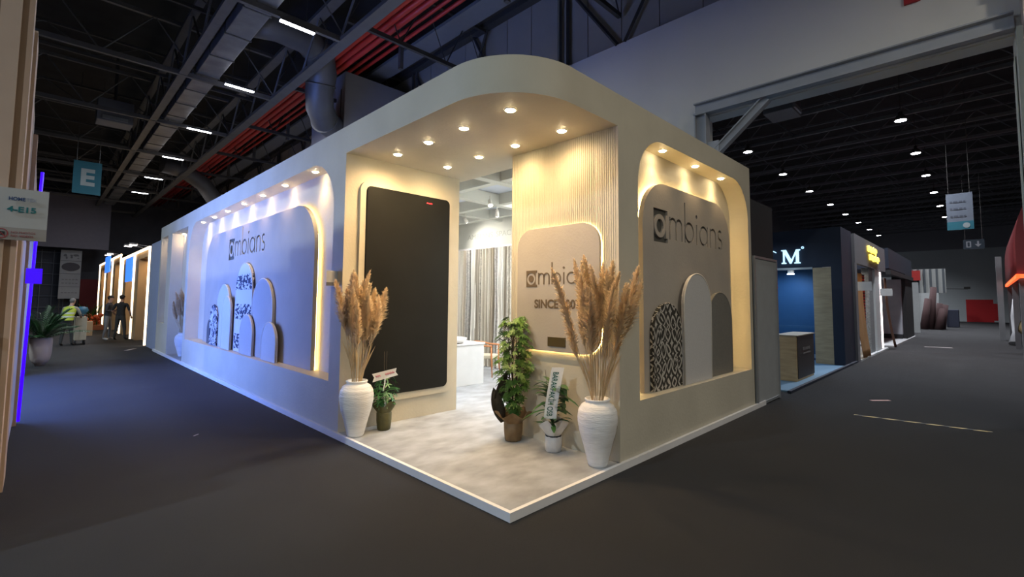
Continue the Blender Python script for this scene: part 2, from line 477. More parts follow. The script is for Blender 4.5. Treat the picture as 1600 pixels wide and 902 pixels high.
P('fluted_cladding', flutes(), plaster)
P('corner_bead', mbox(4.234, 4.246, 2.668, 2.70, 0.07, 3.55), plaster, label='pale corner bead at the fluted wall')

# ---- logo lettering strokes
def logo_strokes(h=1.0):
    """ambians: list of closed convex-ish polygons in units where x-height = 1. returns (strips, square_hole)"""
    w = 0.115; S = []
    def strip(pts, closed=False, w=w):
        pts = [Vector(p) for p in pts]; n = len(pts); L, R = [], []
        for i in range(n):
            if closed: d = pts[(i+1)%n]-pts[i-1]
            else: d = pts[min(i+1, n-1)]-pts[max(i-1, 0)]
            d.normalize(); nn = Vector((-d.y, d.x))*w/2
            L.append(pts[i]+nn); R.append(pts[i]-nn)
        S.append((L, R, closed))
    x = 1.42
    # m
    strip([(x, 0), (x, 1)])
    strip([(x, 0.62)] + arc(x+0.30, 0.66, 0.28, 180, 0, 12) + [(x+0.58, 0)])
    strip([(x+0.58, 0.62)] + arc(x+0.88, 0.66, 0.28, 180, 0, 12) + [(x+1.16, 0)])
    x += 1.48
    # b
    strip([(x, 0), (x, 1.85)])
    strip(arc(x+0.46, 0.49, 0.44, 0, 360, 28)[:-1], True)
    x += 1.25
    # i
    strip([(x, 0), (x, 0.96)]); S.append(('dot', (x, 1.34), 0.10))
    x += 0.35
    # a
    strip(arc(x+0.44, 0.49, 0.44, 0, 360, 28)[:-1], True); strip([(x+0.90, 0), (x+0.90, 0.98)])
    x += 1.25
    # n
    strip([(x, 0), (x, 0.96)])
    strip([(x, 0.60)] + arc(x+0.33, 0.63, 0.31, 180, 0, 12) + [(x+0.64, 0)])
    x += 0.92
    # s
    strip(arc(x+0.28, 0.73, 0.22, 40, 270, 12)[:-1] + arc(x+0.28, 0.27, 0.24, 90, -140, 12))
    return S, x+0.55
def logo_bm(depth, w_total):
    """solid lettering standing from z=0 to z=depth, x from 0..w_total"""
    S, W = logo_strokes(); k = w_total/W
    bm = bmesh.new()
    def poly(pts):
        A = [bm.verts.new((p[0]*k, p[1]*k, 0)) for p in pts]; B = [bm.verts.new((p[0]*k, p[1]*k, depth)) for p in pts]
        bm.faces.new(A[::-1]); bm.faces.new(B); n = len(pts)
        for i in range(n): bm.faces.new((A[i], A[(i+1)%n], B[(i+1)%n], B[i]))
    for s in S:
        if s[0] == 'dot': poly(arc(s[1][0], s[1][1], s[2], 0, 360, 14)[:-1]); continue
        L, R, closed = s; n = len(L)
        vs = [[bm.verts.new((p[j].x*k, p[j].y*k, zz)) for j in range(n)] for p in (L, R) for zz in (0, depth)]
        L0, L1, R0, R1 = vs
        for i in range(n if closed else n-1):
            j = (i+1) % n
            bm.faces.new((L0[i], R0[i], R0[j], L0[j])); bm.faces.new((L1[i], L1[j], R1[j], R1[i]))
            bm.faces.new((L0[i], L0[j], L1[j], L1[i])); bm.faces.new((R0[i], R1[i], R1[j], R0[j]))
        if not closed:
            bm.faces.new((L0[0], L1[0], R1[0], R0[0])); bm.faces.new((L0[-1], R0[-1], R1[-1], L1[-1]))
    # block with the letter a cut out of it: plate with ring-shaped letter left proud
    return bm, k
def block_loops(k):
    """square block (-0.12..1.13) with an 'a' left standing in it: returns plate pieces as loops"""
    s0, s1, b0, b1 = -0.02*k, 1.22*k, -0.20*k, 1.22*k
    cx, cy = 0.54*k, 0.50*k
    outer = [(s0, b0), (s1, b0), (s1, 0.0*k), (1.065*k, 0.0), (1.065*k, 1.02*k), (s1, 1.02*k), (s1, b1), (s0, b1)]
    return outer, (cx, cy, 0.50*k, 0.30*k)
def to_face(bm, face, a0, z0, at, proud):
    """letters drawn in xy (x right as seen by viewer), depth z -> onto a wall. at = front surface coordinate; proud>0 sticks out, <0 goes in"""
    for v in bm.verts:
        x, y, z = v.co
        d = at - z if proud > 0 else at + z
        if face == '-x': v.co = (d, a0 - x, z0 + y)
        else: v.co = (a0 + x, d, z0 + y)
    fix_normals(bm)
    return bm
def block_bm(k, depth):
    outer, (cx, cy, r, ri) = block_loops(k)
    bm = plate_mesh([outer, arc(cx, cy, r, 0, 360, 32)[:-1]], depth)
    b2 = plate_mesh([arc(cx, cy, ri, 0, 360, 28)[:-1]], depth)
    me = bpy.data.meshes.new('t'); b2.to_mesh(me); b2.free(); bm.from_mesh(me); bpy.data.meshes.remove(me)
    return bm
def engraved_panel(name, loops, face, at, t, a0, z0, width, m):
    """panel plate with the logo cut into it"""
    pan = obj(name, plate(loops, face, at, t), m, stand)
    depth = 0.03
    bm, k = logo_bm(depth+0.02, width)
    bmb = block_bm(k, depth+0.02)
    for src in (bmb, bm):
        selfx = src is bm
        for v in src.verts: v.co.z -= 0.02
        to_face(src, face, a0, z0, at, -1)
        me = bpy.data.meshes.new('cut'); src.to_mesh(me); src.free()
        co = bpy.data.objects.new('cut', me); COL.objects.link(co)
        md = pan.modifiers.new('b', 'BOOLEAN'); md.operation = 'DIFFERENCE'; md.solver = 'EXACT'; md.use_self = selfx; md.object = co
        dg = bpy.context.evaluated_depsgraph_get(); dg.update()
        nm = bpy.data.meshes.new_from_object(pan.evaluated_get(dg))
        pan.modifiers.clear(); old = pan.data; pan.data = nm; bpy.data.meshes.remove(old)
        bpy.data.objects.remove(co); bpy.data.meshes.remove(me)
    pan.data.name = name
    b1, _ = logo_bm(0.003, width); b2 = block_bm(k, 0.003)
    for q, mm, ll in ((b1, letter_shade, None), (b2, mat('logo_block_dark', (0.075, 0.072, 0.06), 0.6), 'dark square logo block')):
        for v in q.verts: v.co.z += 0.0285
        to_face(q, face, a0, z0, at, -1)
        o = obj('logo_backing', q, mm, pan)  # letter plates carry painted recess shade; the block itself is dark
        if ll: o['label'] = ll
    return pan, k
# panels inside niches, each with LED edge behind
L_pan = rrect(6.98, 13.36, 0.652, 3.17, 0.72)
pan, k = engraved_panel('niche_panel', [L_pan], '-x', 2.85, 0.06, 11.46, 2.565, 2.27, plaster_panel)
P('led_strip', ring_strip(rrect(7.02, 13.32, 0.66, 3.13, 0.70), 0.014, '-x', 2.913, 0.012), led_warm, label='warm LED strip behind the left niche panel')
R_pan = rrect(5.03, 7.73, 0.632, 3.19, 0.56)
pan, k = engraved_panel('niche_panel', [R_pan], '-y', 2.84, 0.06, 5.30, 2.495, 2.13, plaster_panel)
P('led_strip', ring_strip(rrect(5.07, 7.69, 0.64, 3.15, 0.54), 0.030, '-y', 2.903, 0.012), led_warm, label='warm LED strip behind the right niche panel')
# entrance logo panel
F_pan = rrect(2.875, 4.09, 1.115, 2.555, 0.24, 0.22)
P('logo_panel', plate([F_pan], '-x', 4.185, 0.04), plaster_panel)
P('led_strip', ring_strip(rrect(2.895, 4.07, 1.135, 2.535, 0.23, 0.21), 0.022, '-x', 4.2285, 0.005), led_warm, label='warm LED strip behind the entrance logo panel')
bm, k = logo_bm(0.005, 1.0)
for f in (bm, block_bm(k, 0.005)):
    P('lettering', to_face(f, '-x', 3.93, 1.885, 4.185, 1), brown_ink, label='brown logo lettering')
text_obj('lettering', 'SINCE 2007', 0.68, 0.105, frame_negx(4.183, 3.80, 1.605), brown_ink, stand, bold=0.03)
P('plaque', mbox(4.178, 4.186, 3.33, 3.59, 1.175, 1.28), mat('bronze_plaque', (0.13, 0.095, 0.035), 0.35, metal=0.5), label='small bronze plaque')

# alcove at the far end of the left facade
bm = bmesh.new()
box(bm, 3.55, 3.62, 14.3, 16.9, 0.065, 3.8); box(bm, 2.956, 3.55, 14.55, 14.62, 0.065, 3.56)
box(bm, 2.956, 3.55, 16.70, 16.78, 0.065, 3.56)
P('alcove_wall', bm, plaster)
# cut-away: rear of niches
# interior
intw = mat('interior_wall', (0.62, 0.62, 0.56), 0.8, (0.58, 0.58, 0.53), 2)
intc = mat('interior_ceiling', (0.58, 0.62, 0.70), 0.8)
P('interior_wall', mbox(7.98, 8.11, 4.3, 11.0, 0.065, 3.86), intw)
P('interior_partition', mbox(3.0, 7.98, 10.6, 10.68, 0.065, 3.86), intw)
P('interior_partition', mbox(4.37, 8.11, 4.2, 4.28, 0.065, 3.86), intw)
P('interior_ceiling', mbox(4.64, 8.0, 4.3, 10.6, 3.86, 3.89), intc)
bm = bmesh.new()
for x in (5.3, 6.6, 7.6): box(bm, x-0.07, x+0.07, 4.3, 10.6, 3.64, 3.86)
P('ceiling_beam', bm, intw)
bm = bmesh.new()
for y in (5.6, 7.0, 8.4): box(bm, 4.64, 7.98, y-0.08, y+0.08, 3.62, 3.85)
P('ceiling_beam', bm, intw)
for _w, _y, _l in (('AMBIANS', 9.65, 0.98), ('SPACE', 8.55, 0.65)): text_obj('lettering', _w, _l, 0.13, frame_negx(7.978, _y, 3.27), mat('tone_letters', (0.42, 0.42, 0.37), 0.6), stand)
# ================================================================== end of stand shell

# ================================================================== LAMPS OF THE STAND
WARM = (1.0, 0.67, 0.33); WARM2 = (1.0, 0.76, 0.46)
def downlight(label, group, loc, power, angle, r=0.045, src=None):
    x, y, z = loc
    t = thing('recessed_downlight', label, 'ceiling light', loc, 0, group)
    bm = bmesh.new(); n = 20
    def ring(rr, zz): return [bm.verts.new((x+rr*math.cos(2*PI*i/n), y+rr*math.sin(2*PI*i/n), z+zz)) for i in range(n)]
    R = [ring(r*1.35, -0.001), ring(r*1.3, -0.008), ring(r*1.02, -0.010), ring(r*0.98, -0.004)]
    for a, b in zip(R, R[1:]):
        for i in range(n): bm.faces.new((a[i], a[(i+1)%n], b[(i+1)%n], b[i]))
    obj('ring', bm, lampring, t)
    bm = lathe(bmesh.new(), [(0.002, -0.024), (r*0.45, -0.022), (r*0.8, -0.015), (r*0.97, -0.005), (r*0.97, -0.002)], (x, y, z), 20)
    obj('lens', bm, lampdisc, t)
    spot(t, (x, y, z-0.03), power, angle, WARM, 1.0, 0.03)
    return t
ys = [6.93, 8.14, 9.25, 10.35, 11.5, 12.6, 13.66]
posn = ['nearest the entrance', 'second from the entrance', 'third from the entrance', 'in the middle', 'fifth from the entrance', 'sixth from the entrance', 'farthest from the entrance']
for i, y in enumerate(ys):
    downlight('round warm downlight in the wide left niche ceiling, %s' % posn[i], 'downlights in the left niche', (2.80, y, 3.575), P_NICHE, 110)
for x, s in ((5.47, 'nearest the entrance'), (6.42, 'in the middle'), (7.34, 'farthest from the entrance')):
    downlight('round warm downlight in the right niche ceiling, %s' % s, 'downlights in the right niche', (x, 2.80, 3.60), P_NICHE*0.8, 110)
for j, (x, s) in enumerate(((3.15, 'outer row'), (3.94, 'inner row'))):
    for i, y in enumerate((5.23, 4.56, 3.90, 3.19)):
        q = ['nearest the black screen', 'second from the black screen', 'third from the black screen', 'nearest the rounded front corner'][i]
        downlight('round warm canopy downlight, %s, %s' % (s, q), 'downlights under the canopy', (x, y, 3.55), P_SOFFIT*(1.35 if j == 0 else 0.62), 170, 0.05)
for (x, y, s) in ((2.85, 17.95, 'above the narrow end niche'), (2.92, 16.5, 'above the pale end vase, farther one'), (2.92, 15.6, 'above the pale end vase, nearer one')):
    downlight('round warm downlight %s' % s, 'downlights at the far end of the stand', (x, y, 3.56), P_ALCOVE, 120)

# ================================================================== SCREEN
bm = plate([rrect(2.945, 4.275, 0.445, 3.17, 0.075, 0.075)], '-y', 5.60, 0.06)
scr = tag(obj('video_screen', bm, screenm), 'tall switched-off black video screen set in the entrance wall', 'screen')
o = obj('status_display', mbox(3.865, 3.955, 5.596, 5.60, 3.07, 3.082), mat('red_glow', (0.8, 0.02, 0.02), 0.5, emis=(1, 0.03, 0.04), estr=3), scr)
o['label'] = 'small glowing red bar'
def info_card():
    t = thing('info_card', 'small white and grey stand number card sticking out by the left pampas vase', 'sign', (2.6, 5.72, 1.84))
    obj('card', mbox(2.525, 2.669, 5.80, 5.806, 1.86, 2.05), mat('card_grey', (0.60, 0.60, 0.60), 0.6), t)
    obj('footer', mbox(2.525, 2.669, 5.797, 5.80, 1.86, 1.905), mat('card_dark', (0.16, 0.16, 0.17), 0.6), t)
    return t
info_card()

# ================================================================== ARCHED FABRIC BOARDS
def fabric_pattern(name, kind):
    m = bpy.data.materials.new(name); m.use_nodes = True; nt = m.node_tree; b = nt.nodes['Principled BSDF']; b.inputs['Roughness'].default_value = 0.85
    tc = nt.nodes.new('ShaderNodeTexCoord'); N = nt.nodes.new; K = nt.links.new
    def math_(op, a, bb=None, v=None):
        n = N('ShaderNodeMath'); n.operation = op
        if hasattr(a, 'type'): K(a, n.inputs[0])
        else: n.inputs[0].default_value = a
        if bb is not None:
            if hasattr(bb, 'type'): K(bb, n.inputs[1])
            else: n.inputs[1].default_value = bb
        return n.outputs[0]
    sep = N('ShaderNodeSeparateXYZ'); K(tc.outputs['Object'], sep.inputs[0])
    ramp = N('ShaderNodeValToRGB'); ramp.color_ramp.interpolation = 'CONSTANT'
    if kind == 'ikat':
        vo = N('ShaderNodeTexVoronoi'); vo.feature = 'F1'; vo.distance = 'MINKOWSKI'; vo.inputs['Exponent'].default_value = 0.62; vo.inputs['Scale'].default_value = 7.0; vo.inputs['Randomness'].default_value = 0.55
        mp = N('ShaderNodeMapping'); mp.inputs['Scale'].default_value = (1.0, 1.0, 0.75); K(tc.outputs['Object'], mp.inputs[0]); K(mp.outputs[0], vo.inputs['Vector'])
        wv = math_('SINE', math_('MULTIPLY', vo.outputs['Distance'], 6.5)); K(wv, ramp.inputs[0])
        e = ramp.color_ramp.elements; e[0].position = 0; e[0].color = (0.035, 0.03, 0.022, 1); e[1].position = 0.35; e[1].color = (0.50, 0.46, 0.40, 1)
    elif kind == 'vine':
        n1 = N('ShaderNodeTexNoise'); n1.inputs['Scale'].default_value = 7; n1.inputs['Detail'].default_value = 1; n1.inputs['Distortion'].default_value = 1.2
        K(tc.outputs['Object'], n1.inputs['Vector']); K(n1.outputs['Fac'], ramp.inputs[0])
        e = ramp.color_ramp.elements; e[0].position = 0; e[0].color = (0.03, 0.035, 0.07, 1); e[1].position = 0.49; e[1].color = (0.62, 0.60, 0.58, 1)
        a = ramp.color_ramp.elements.new(0.58); a.color = (0.03, 0.035, 0.07, 1); a = ramp.color_ramp.elements.new(0.63); a.color = (0.62, 0.60, 0.58, 1)
    elif kind == 'bands':
        n1 = N('ShaderNodeTexNoise'); n1.inputs['Scale'].default_value = 11; n1.inputs['Detail'].default_value = 2
        mp = N('ShaderNodeMapping'); mp.inputs['Scale'].default_value = (1, 0.8, 1.7); K(tc.outputs['Object'], mp.inputs[0]); K(mp.outputs[0], n1.inputs['Vector'])
        # band mask by height: three bands per 0.56 m
        z = math_('ADD', sep.outputs['Z'], 0.02)
        fr_ = math_('FRACT', math_('DIVIDE', z, 0.58)); d = math_('ABSOLUTE', math_('SUBTRACT', fr_, 0.5))
        inb = math_('LESS_THAN', d, 0.26)
        th = math_('GREATER_THAN', n1.outputs['Fac'], math_('ADD', 0.46, math_('MULTIPLY', d, 0.28)))
        f = math_('MULTIPLY', inb, th); K(f, ramp.inputs[0])
        e = ramp.color_ramp.elements; e[0].position = 0; e[0].color = (0.60, 0.58, 0.57, 1); e[1].position = 0.5; e[1].color = (0.03, 0.035, 0.07, 1)
    K(ramp.outputs['Color'], b.inputs['Base Color'])
    return m
f_ikat = fabric_pattern('ikat_fabric', 'ikat'); f_vine = fabric_pattern('vine_fabric', 'vine'); f_band = fabric_pattern('banded_fabric', 'bands')
f_white = mat('boucle_white', (0.62, 0.60, 0.58), 0.9, (0.57, 0.55, 0.53), 60, 0.8, 160)
f_grey = mat('linen_grey', (0.50, 0.48, 0.46), 0.9, (0.45, 0.43, 0.42), 60, 0.8, 160)
f_dark = mat('felt_dark_grey', (0.20, 0.185, 0.16), 0.9, (0.17, 0.16, 0.14), 40, 0.5, 150)
f_char = mat('felt_charcoal', (0.10, 0.095, 0.10), 0.9)
piping = mat('piping_cream', (0.66, 0.62, 0.55), 0.7)
def arch_board(face, c, w, z0, z1, at, t, m, label, pip=True):
    bm = plate([arch_outline(c, w-0.016, z0, z1-0.008)], face, at, t)
    root = tag(obj('arched_fabric_board', bm, m), label, 'display board', 'arched boards in the %s niche' % ('left' if face == '-x' else 'right'))
    if pip:
        path = arch_outline(c, w-0.016, z0+0.012, z1-0.008, 26)
        b2 = bmesh.new()
        pts = [(path[1][0], path[1][1])] + path[2:] + [(path[0][0], path[0][1])]
        if face == '-x': tube(b2, [(at+0.004, a, b) for a, b in pts], 0.011, 6)
        else: tube(b2, [(a, at+0.004, b) for a, b in pts], 0.011, 6)
        obj('piping', b2, piping if pip is True else pip, root)
    return root
gx = 'left'
arch_board('-x', 12.55, 0.50, 0.652, 1.22, 2.800, 0.045, f_char, 'low charcoal arched board at the far end of the left niche', False)
arch_board('-x', 12.10, 0.56, 0.652, 1.55, 2.765, 0.030, f_vine, 'low arched board with a curling navy and white pattern', f_vine)
arch_board('-x', 11.52, 0.92, 0.652, 1.99, 2.800, 0.045, f_white, 'mid-height plain white arched board behind a smaller white one, left niche')
arch_board('-x', 11.05, 0.64, 0.652, 1.74, 2.745, 0.040, f_white, 'smaller plain white arched board in front of the white one beside the banded board')
arch_board('-x', 10.13, 1.06, 0.652, 2.38, 2.800, 0.045, f_band, 'tallest arched board, white with bands of small navy motifs', f_white)
arch_board('-x', 9.70, 0.74, 0.652, 1.40, 2.745, 0.040, f_grey, 'pale grey arched board in front of the tall banded board')
arch_board('-x', 9.05, 1.10, 0.652, 2.05, 2.800, 0.045, f_grey, 'wide pale grey arched board right of the tall banded board')
arch_board('-x', 8.48, 0.70, 0.652, 1.30, 2.745, 0.040, f_white, 'low white arched board nearest the entrance in the left niche')
arch_board('-y', 5.52, 0.74, 0.632, 1.68, 2.785, 0.050, f_ikat, 'low arched board with a dark brown and cream drop pattern, right niche', f_ikat)
arch_board('-y', 6.31, 0.86, 0.632, 2.08, 2.745, 0.040, f_white, 'tallest pale arched board in the middle of the right niche')
arch_board('-y', 7.17, 0.88, 0.632, 1.84, 2.785, 0.050, f_dark, 'dark grey-brown arched board at the far side of the right niche', f_dark)

# ================================================================== VASES WITH PAMPAS
def vase_bm(c):
    prof = [(0.088, 0), (0.096, 0.012), (0.112, 0.08), (0.142, 0.20), (0.180, 0.33), (0.196, 0.42), (0.199, 0.48), (0.190, 0.545), (0.160, 0.595),
            (0.125, 0.615), (0.116, 0.625), (0.124, 0.640), (0.128, 0.652), (0.120, 0.658), (0.104, 0.655), (0.100, 0.62), (0.06, 0.60)]
    out = []
    for i in range(len(prof)-1):   # throwing rings
        a, b = prof[i], prof[i+1]; n = 4 if b[1]-a[1] > 0.03 else 1
        for k in range(n):
            s = k/n; out.append((a[0]+(b[0]-a[0])*s + (0.0018 if k % 2 else 0), a[1]+(b[1]-a[1])*s))
    out.append(prof[-1])
    return lathe(bmesh.new(), out, c, 44)
def plume_mesh(seed, L=0.62, w=0.06, N=1150):
    """fluffy seed head around a central stalk; local z up, starts at 0"""
    rnd = random.Random(seed); bm = bmesh.new()
    bend = rnd.uniform(0.03, 0.10)
    def axis(s): return Vector((bend*s*s, 0, L*s))
    tube(bm, [axis(i/6) for i in range(7)], [0.004*(1-i/8) for i in range(7)], 4)
    for i in range(N):
        s = rnd.random()**0.9; ph = rnd.uniform(0, 2*PI)
        env = max(0.12, (1-s)**0.45*min(1, 0.35+s*2.2))
        ln = rnd.uniform(0.05, 0.11)*(0.6+0.6*(1-s)); out = w*env*rnd.uniform(0.2, 1.55)
        p0 = axis(s*0.92); d = Vector((math.cos(ph), math.sin(ph), 0))
        p1 = p0 + d*out*0.6 + Vector((0, 0, ln*0.6)); p2 = p0 + d*out + Vector((0, 0, ln*0.95)) - Vector((0, 0, 0.01))
        t = Vector((-math.sin(ph), math.cos(ph), 0)).lerp(Vector((0, 0, 1)), rnd.uniform(0, 0.5))*0.0062
        v = [bm.verts.new(q) for q in (p0-t*0.6, p0+t*0.6, p1+t, p1-t, p2)]
        bm.faces.new((v[0], v[1], v[2], v[3])); bm.faces.new((v[3], v[2], v[4]))
    me = bpy.data.meshes.new('plume'); bm.to_mesh(me); bm.free(); me.materials.append(straw); return me
PL = [plume_mesh(s, 0.62+0.07*(s % 3), 0.070+0.014*(s % 2)) for s in range(5)]
def pampas(cx, cy, cz, n, label, group, seed, hh=1.0, spread=0.26, a0=0, a1=360):
    """each stem (thing) with its plume (part)"""
    rnd = random.Random(seed)
    for i in range(n):
        ph = math.radians(a0+(a1-a0)*((i*7) % n)/max(1, n-1)) + rnd.uniform(-0.12, 0.12); k = rnd.uniform(0.25, 1.0) if i % 3 else rnd.uniform(0.0, 0.35)
        tilt = k*spread; H = rnd.uniform(0.55, 0.92)*hh*(1.02 - 0.12*k)
        if i == 0: H = 0.98*hh; tilt = 0.03
        root = Vector((cx+0.045*math.cos(ph+PI), cy+0.045*math.sin(ph+PI), cz+0.30))
        thr = Vector((cx+0.055*math.cos(ph), cy+0.055*math.sin(ph), cz+0.64))
        d = Vector((math.cos(ph)*math.sin(tilt), math.sin(ph)*math.sin(tilt), math.cos(tilt)))
        top = thr + d*H
        bm = bmesh.new()
        pts = []
        for j in range(7):
            s = j/6
            p = thr.lerp(top, s) + Vector((math.cos(ph), math.sin(ph), 0))*0.03*s*s*k
            pts.append(p)
        tube(bm, [root]+pts, [0.005]+[0.0048-0.0003*j for j in range(7)], 6)
        # a dry leaf along the stalk
        a = pts[1]; side = Vector((-math.sin(ph), math.cos(ph), 0))*0.008; s2 = rnd.uniform(0.04, 0.16)
        q = [a-side*0.4, a+side*0.4, a+Vector((math.cos(ph)*s2*0.5, math.sin(ph)*s2*0.5, 0.22))+side, a+Vector((math.cos(ph)*s2, math.sin(ph)*s2, 0.34))]
        v = [bm.verts.new(x) for x in q]; bm.faces.new((v[0], v[1], v[2])); bm.faces.new((v[0], v[2], v[3]))
        st = obj('pampas_stem', bm, stemstraw); tag(st, label, 'pampas grass', group)
        pl = bpy.data.objects.new('plume', PL[(i+seed) % 5]); COL.objects.link(pl); pl.parent = st
        q = d.to_track_quat('Z', 'X')
        pl.matrix_basis = Matrix.Translation(pts[-1] - d*0.10*hh - Vector((0,0,0.02))) @ q.to_matrix().to_4x4() @ Matrix.Rotation(rnd.uniform(0, 6.28), 4, 'Z') @ Matrix.Diagonal((1, 1, hh, 1))
def vase(x, y, z, label):
    return tag(obj('floor_vase', vase_bm((x, y, z)), ceramic), label, 'vase', 'white floor vases')
vase(4.03, 2.80, 0.063, 'tall white ribbed floor vase at the right corner of the entrance')
pampas(4.03, 2.80, 0.063, 24, 'dried pampas grass stem in the white vase right of the entrance', 'pampas in the right vase', 3, 1.0, 0.30, 105, 318)
vase(2.77, 5.40, 0.063, 'tall white ribbed floor vase at the left corner of the entrance')
pampas(2.77, 5.40, 0.063, 18, 'dried pampas grass stem in the white vase left of the entrance', 'pampas in the left vase', 8, 0.92, 0.22, 165, 355)
vase(2.92, 15.9, 0.063, 'white floor vase in the alcove at the far left end of the stand')
pampas(2.92, 15.9, 0.063, 12, 'dried pampas grass stem in the far alcove vase', 'pampas in the alcove vase', 5, 0.85, 0.30, 100, 260)

# ================================================================== POTTED PLANTS
def leaf(bm, base, d, up, L, W, droop=0.3, n=4, fold=0.25):
    """pointed leaf strip from base in direction d"""
    d = d.normalized(); side = d.cross(up)
    if side.length < 1e-3: side = Vector((1, 0, 0))
    side.normalize(); nrm = side.cross(d).normalized()
    prev = None
    for i in range(n+1):
        s = i/n; w = W*math.sin(PI*min(0.98, 0.08+s*0.9))**0.8*0.5
        c = base + d*L*s - Vector((0, 0, 1))*droop*L*s*s
        if i == n: w = 0.0005
        cur = [bm.verts.new(c-side*w+nrm*w*fold), bm.verts.new(c), bm.verts.new(c+side*w+nrm*w*fold)]
        if prev:
            for k in range(2):
                f = bm.faces.new((prev[k], prev[k+1], cur[k+1], cur[k])); f.smooth = True
        prev = cur
def compound_leaf(bm, p, d, r, n=8):
    """schefflera umbrella: leaflets radiating"""
    d = d.normalized(); q = d.to_track_quat('Z', 'Y')
    for i in range(n):
        a = 2*PI*i/n + random.uniform(-0.2, 0.2)
        v = q @ Vector((math.cos(a), math.sin(a), 0.15))
        leaf(bm, p, v, d, r*random.uniform(0.8, 1.1), r*0.34, 0.25, 3)
def wrapped_pot(name, c, r0, r1, h, m, collar, wob=0.02):
    x, y, z = c
    bm = lathe(bmesh.new(), [(r0*0.92, 0), (r0, 0.01), ((r0+r1)/2, h*0.5), (r1, h), (r1*0.9, h*0.97), (r1*0.5, h*0.93)], c, 30, wob)
    root = obj(name, bm, m)
    return root
def plant_schefflera():
    x, y = 4.02, 3.98; z = 0.063
    t = thing('potted_umbrella_plant', 'tall bushy green umbrella plant in crinkled brown paper beside the lit logo panel', 'potted plant', (x, y, z))
    obj('pot_wrap', lathe(bmesh.new(), [(0.088, 0), (0.095, 0.01), (0.108, 0.10), (0.112, 0.20), (0.095, 0.215), (0.05, 0.21)], (x, y, z), 34, 0.03), kraft, t)
    bm = bmesh.new()   # flared paper collar
    n = 34; R = []
    for i, (r, h) in enumerate(((0.10, 0.19), (0.115, 0.23), (0.16, 0.27), (0.205, 0.32))):
        R.append([bm.verts.new((x+(r*(1+0.13*math.sin(6*2*PI*k/n)*i/3))*math.cos(2*PI*k/n), y+(r*(1+0.13*math.sin(6*2*PI*k/n)*i/3))*math.sin(2*PI*k/n), z+h+0.03*i/3*math.sin(5*2*PI*k/n+1))) for k in range(n)])
    for a, b in zip(R, R[1:]):
        for k in range(n): bm.faces.new((a[k], a[(k+1)%n], b[(k+1)%n], b[k])).smooth = True
    obj('paper_collar', bm, kraft, t)
    bm = bmesh.new()
    tube(bm, [(x, y, z+0.1), (x-0.01, y+0.01, z+0.8), (x, y, z+1.25)], 0.012, 6)
    stems = []
    for i in range(7):
        a = i*0.9; dx, dy = 0.05*math.cos(a), 0.05*math.sin(a)
        pts = [(x+dx*0.5, y+dy*0.5, z+0.15), (x+dx, y+dy, z+0.6), (x+dx*1.3, y+dy*1.3, z+1.0+0.06*i)]
        tube(bm, pts, 0.006, 5)
    bl = bmesh.new(); rnd = random.Random(11); random.seed(21)
    for i in range(300):
        s = rnd.random(); h = 0.28 + 1.14*s**0.8
        a = rnd.uniform(0, 2*PI); wid = 0.13+0.11*math.sin(PI*min(1, max(0, (h-0.35)/1.15)))
        if h < 0.62: wid *= 0.75
        r = wid*rnd.uniform(0.45, 1.0)
        p = Vector((x+r*math.cos(a), y+r*math.sin(a), z+h))
        if p.x > 4.17: p.x = 4.17 - rnd.random()*0.05
        d = Vector((math.cos(a)*0.7, math.sin(a)*0.7, 0.8)) if p.x < 4.10 else Vector((-0.7, math.sin(a)*0.6, 0.7))
        compound_leaf(bl, p, d, rnd.uniform(0.042, 0.068), 7)
        tube(bm, [(x+0.2*r*math.cos(a), y+0.2*r*math.sin(a), z+h-0.09), p], 0.0022, 4)
    for v in bl.verts:
        if v.co.x > 4.178: v.co.x = 4.178
    obj('stems', bm, bark, t); obj('foliage', bl, leafg, t)
    # dark cut palm sheath leaning on the left
    bs = bmesh.new()
    leaf(bs, Vector((x-0.07, y+0.10, z+0.20)), Vector((-0.22, 0.22, 1)), Vector((-1, -1, 0)), 0.40, 0.15, -0.05, 7, 0.5)
    leaf(bs, Vector((x-0.13, y+0.17, z+0.38)), Vector((0.25, -0.22, 1)), Vector((-1, -1, 0)), 0.42, 0.11, -0.05, 7, 0.5)
    bmesh.ops.solidify(bs, geom=bs.faces[:], thickness=0.006)
    obj('leaf_sheath', bs, mat('sheath_dark', (0.09, 0.075, 0.05), 0.5), t)
plant_schefflera()

def ribbon(parent, pts, w, wdir, m, name='ribbon', t=0.002):
    """pts: centre line; wdir: width direction"""
    bm = bmesh.new(); wd = Vector(wdir).normalized()*w/2; prev = None
    for i, p in enumerate(pts):
        p = Vector(p); cur = [bm.verts.new(p-wd), bm.verts.new(p+wd)]
        if prev: bm.faces.new((prev[0], prev[1], cur[1], cur[0]))
        prev = cur
    bmesh.ops.recalc_face_normals(bm, faces=bm.faces[:])
    r = bmesh.ops.solidify(bm, geom=bm.faces[:], thickness=t)
    return obj(name, bm, m, parent)

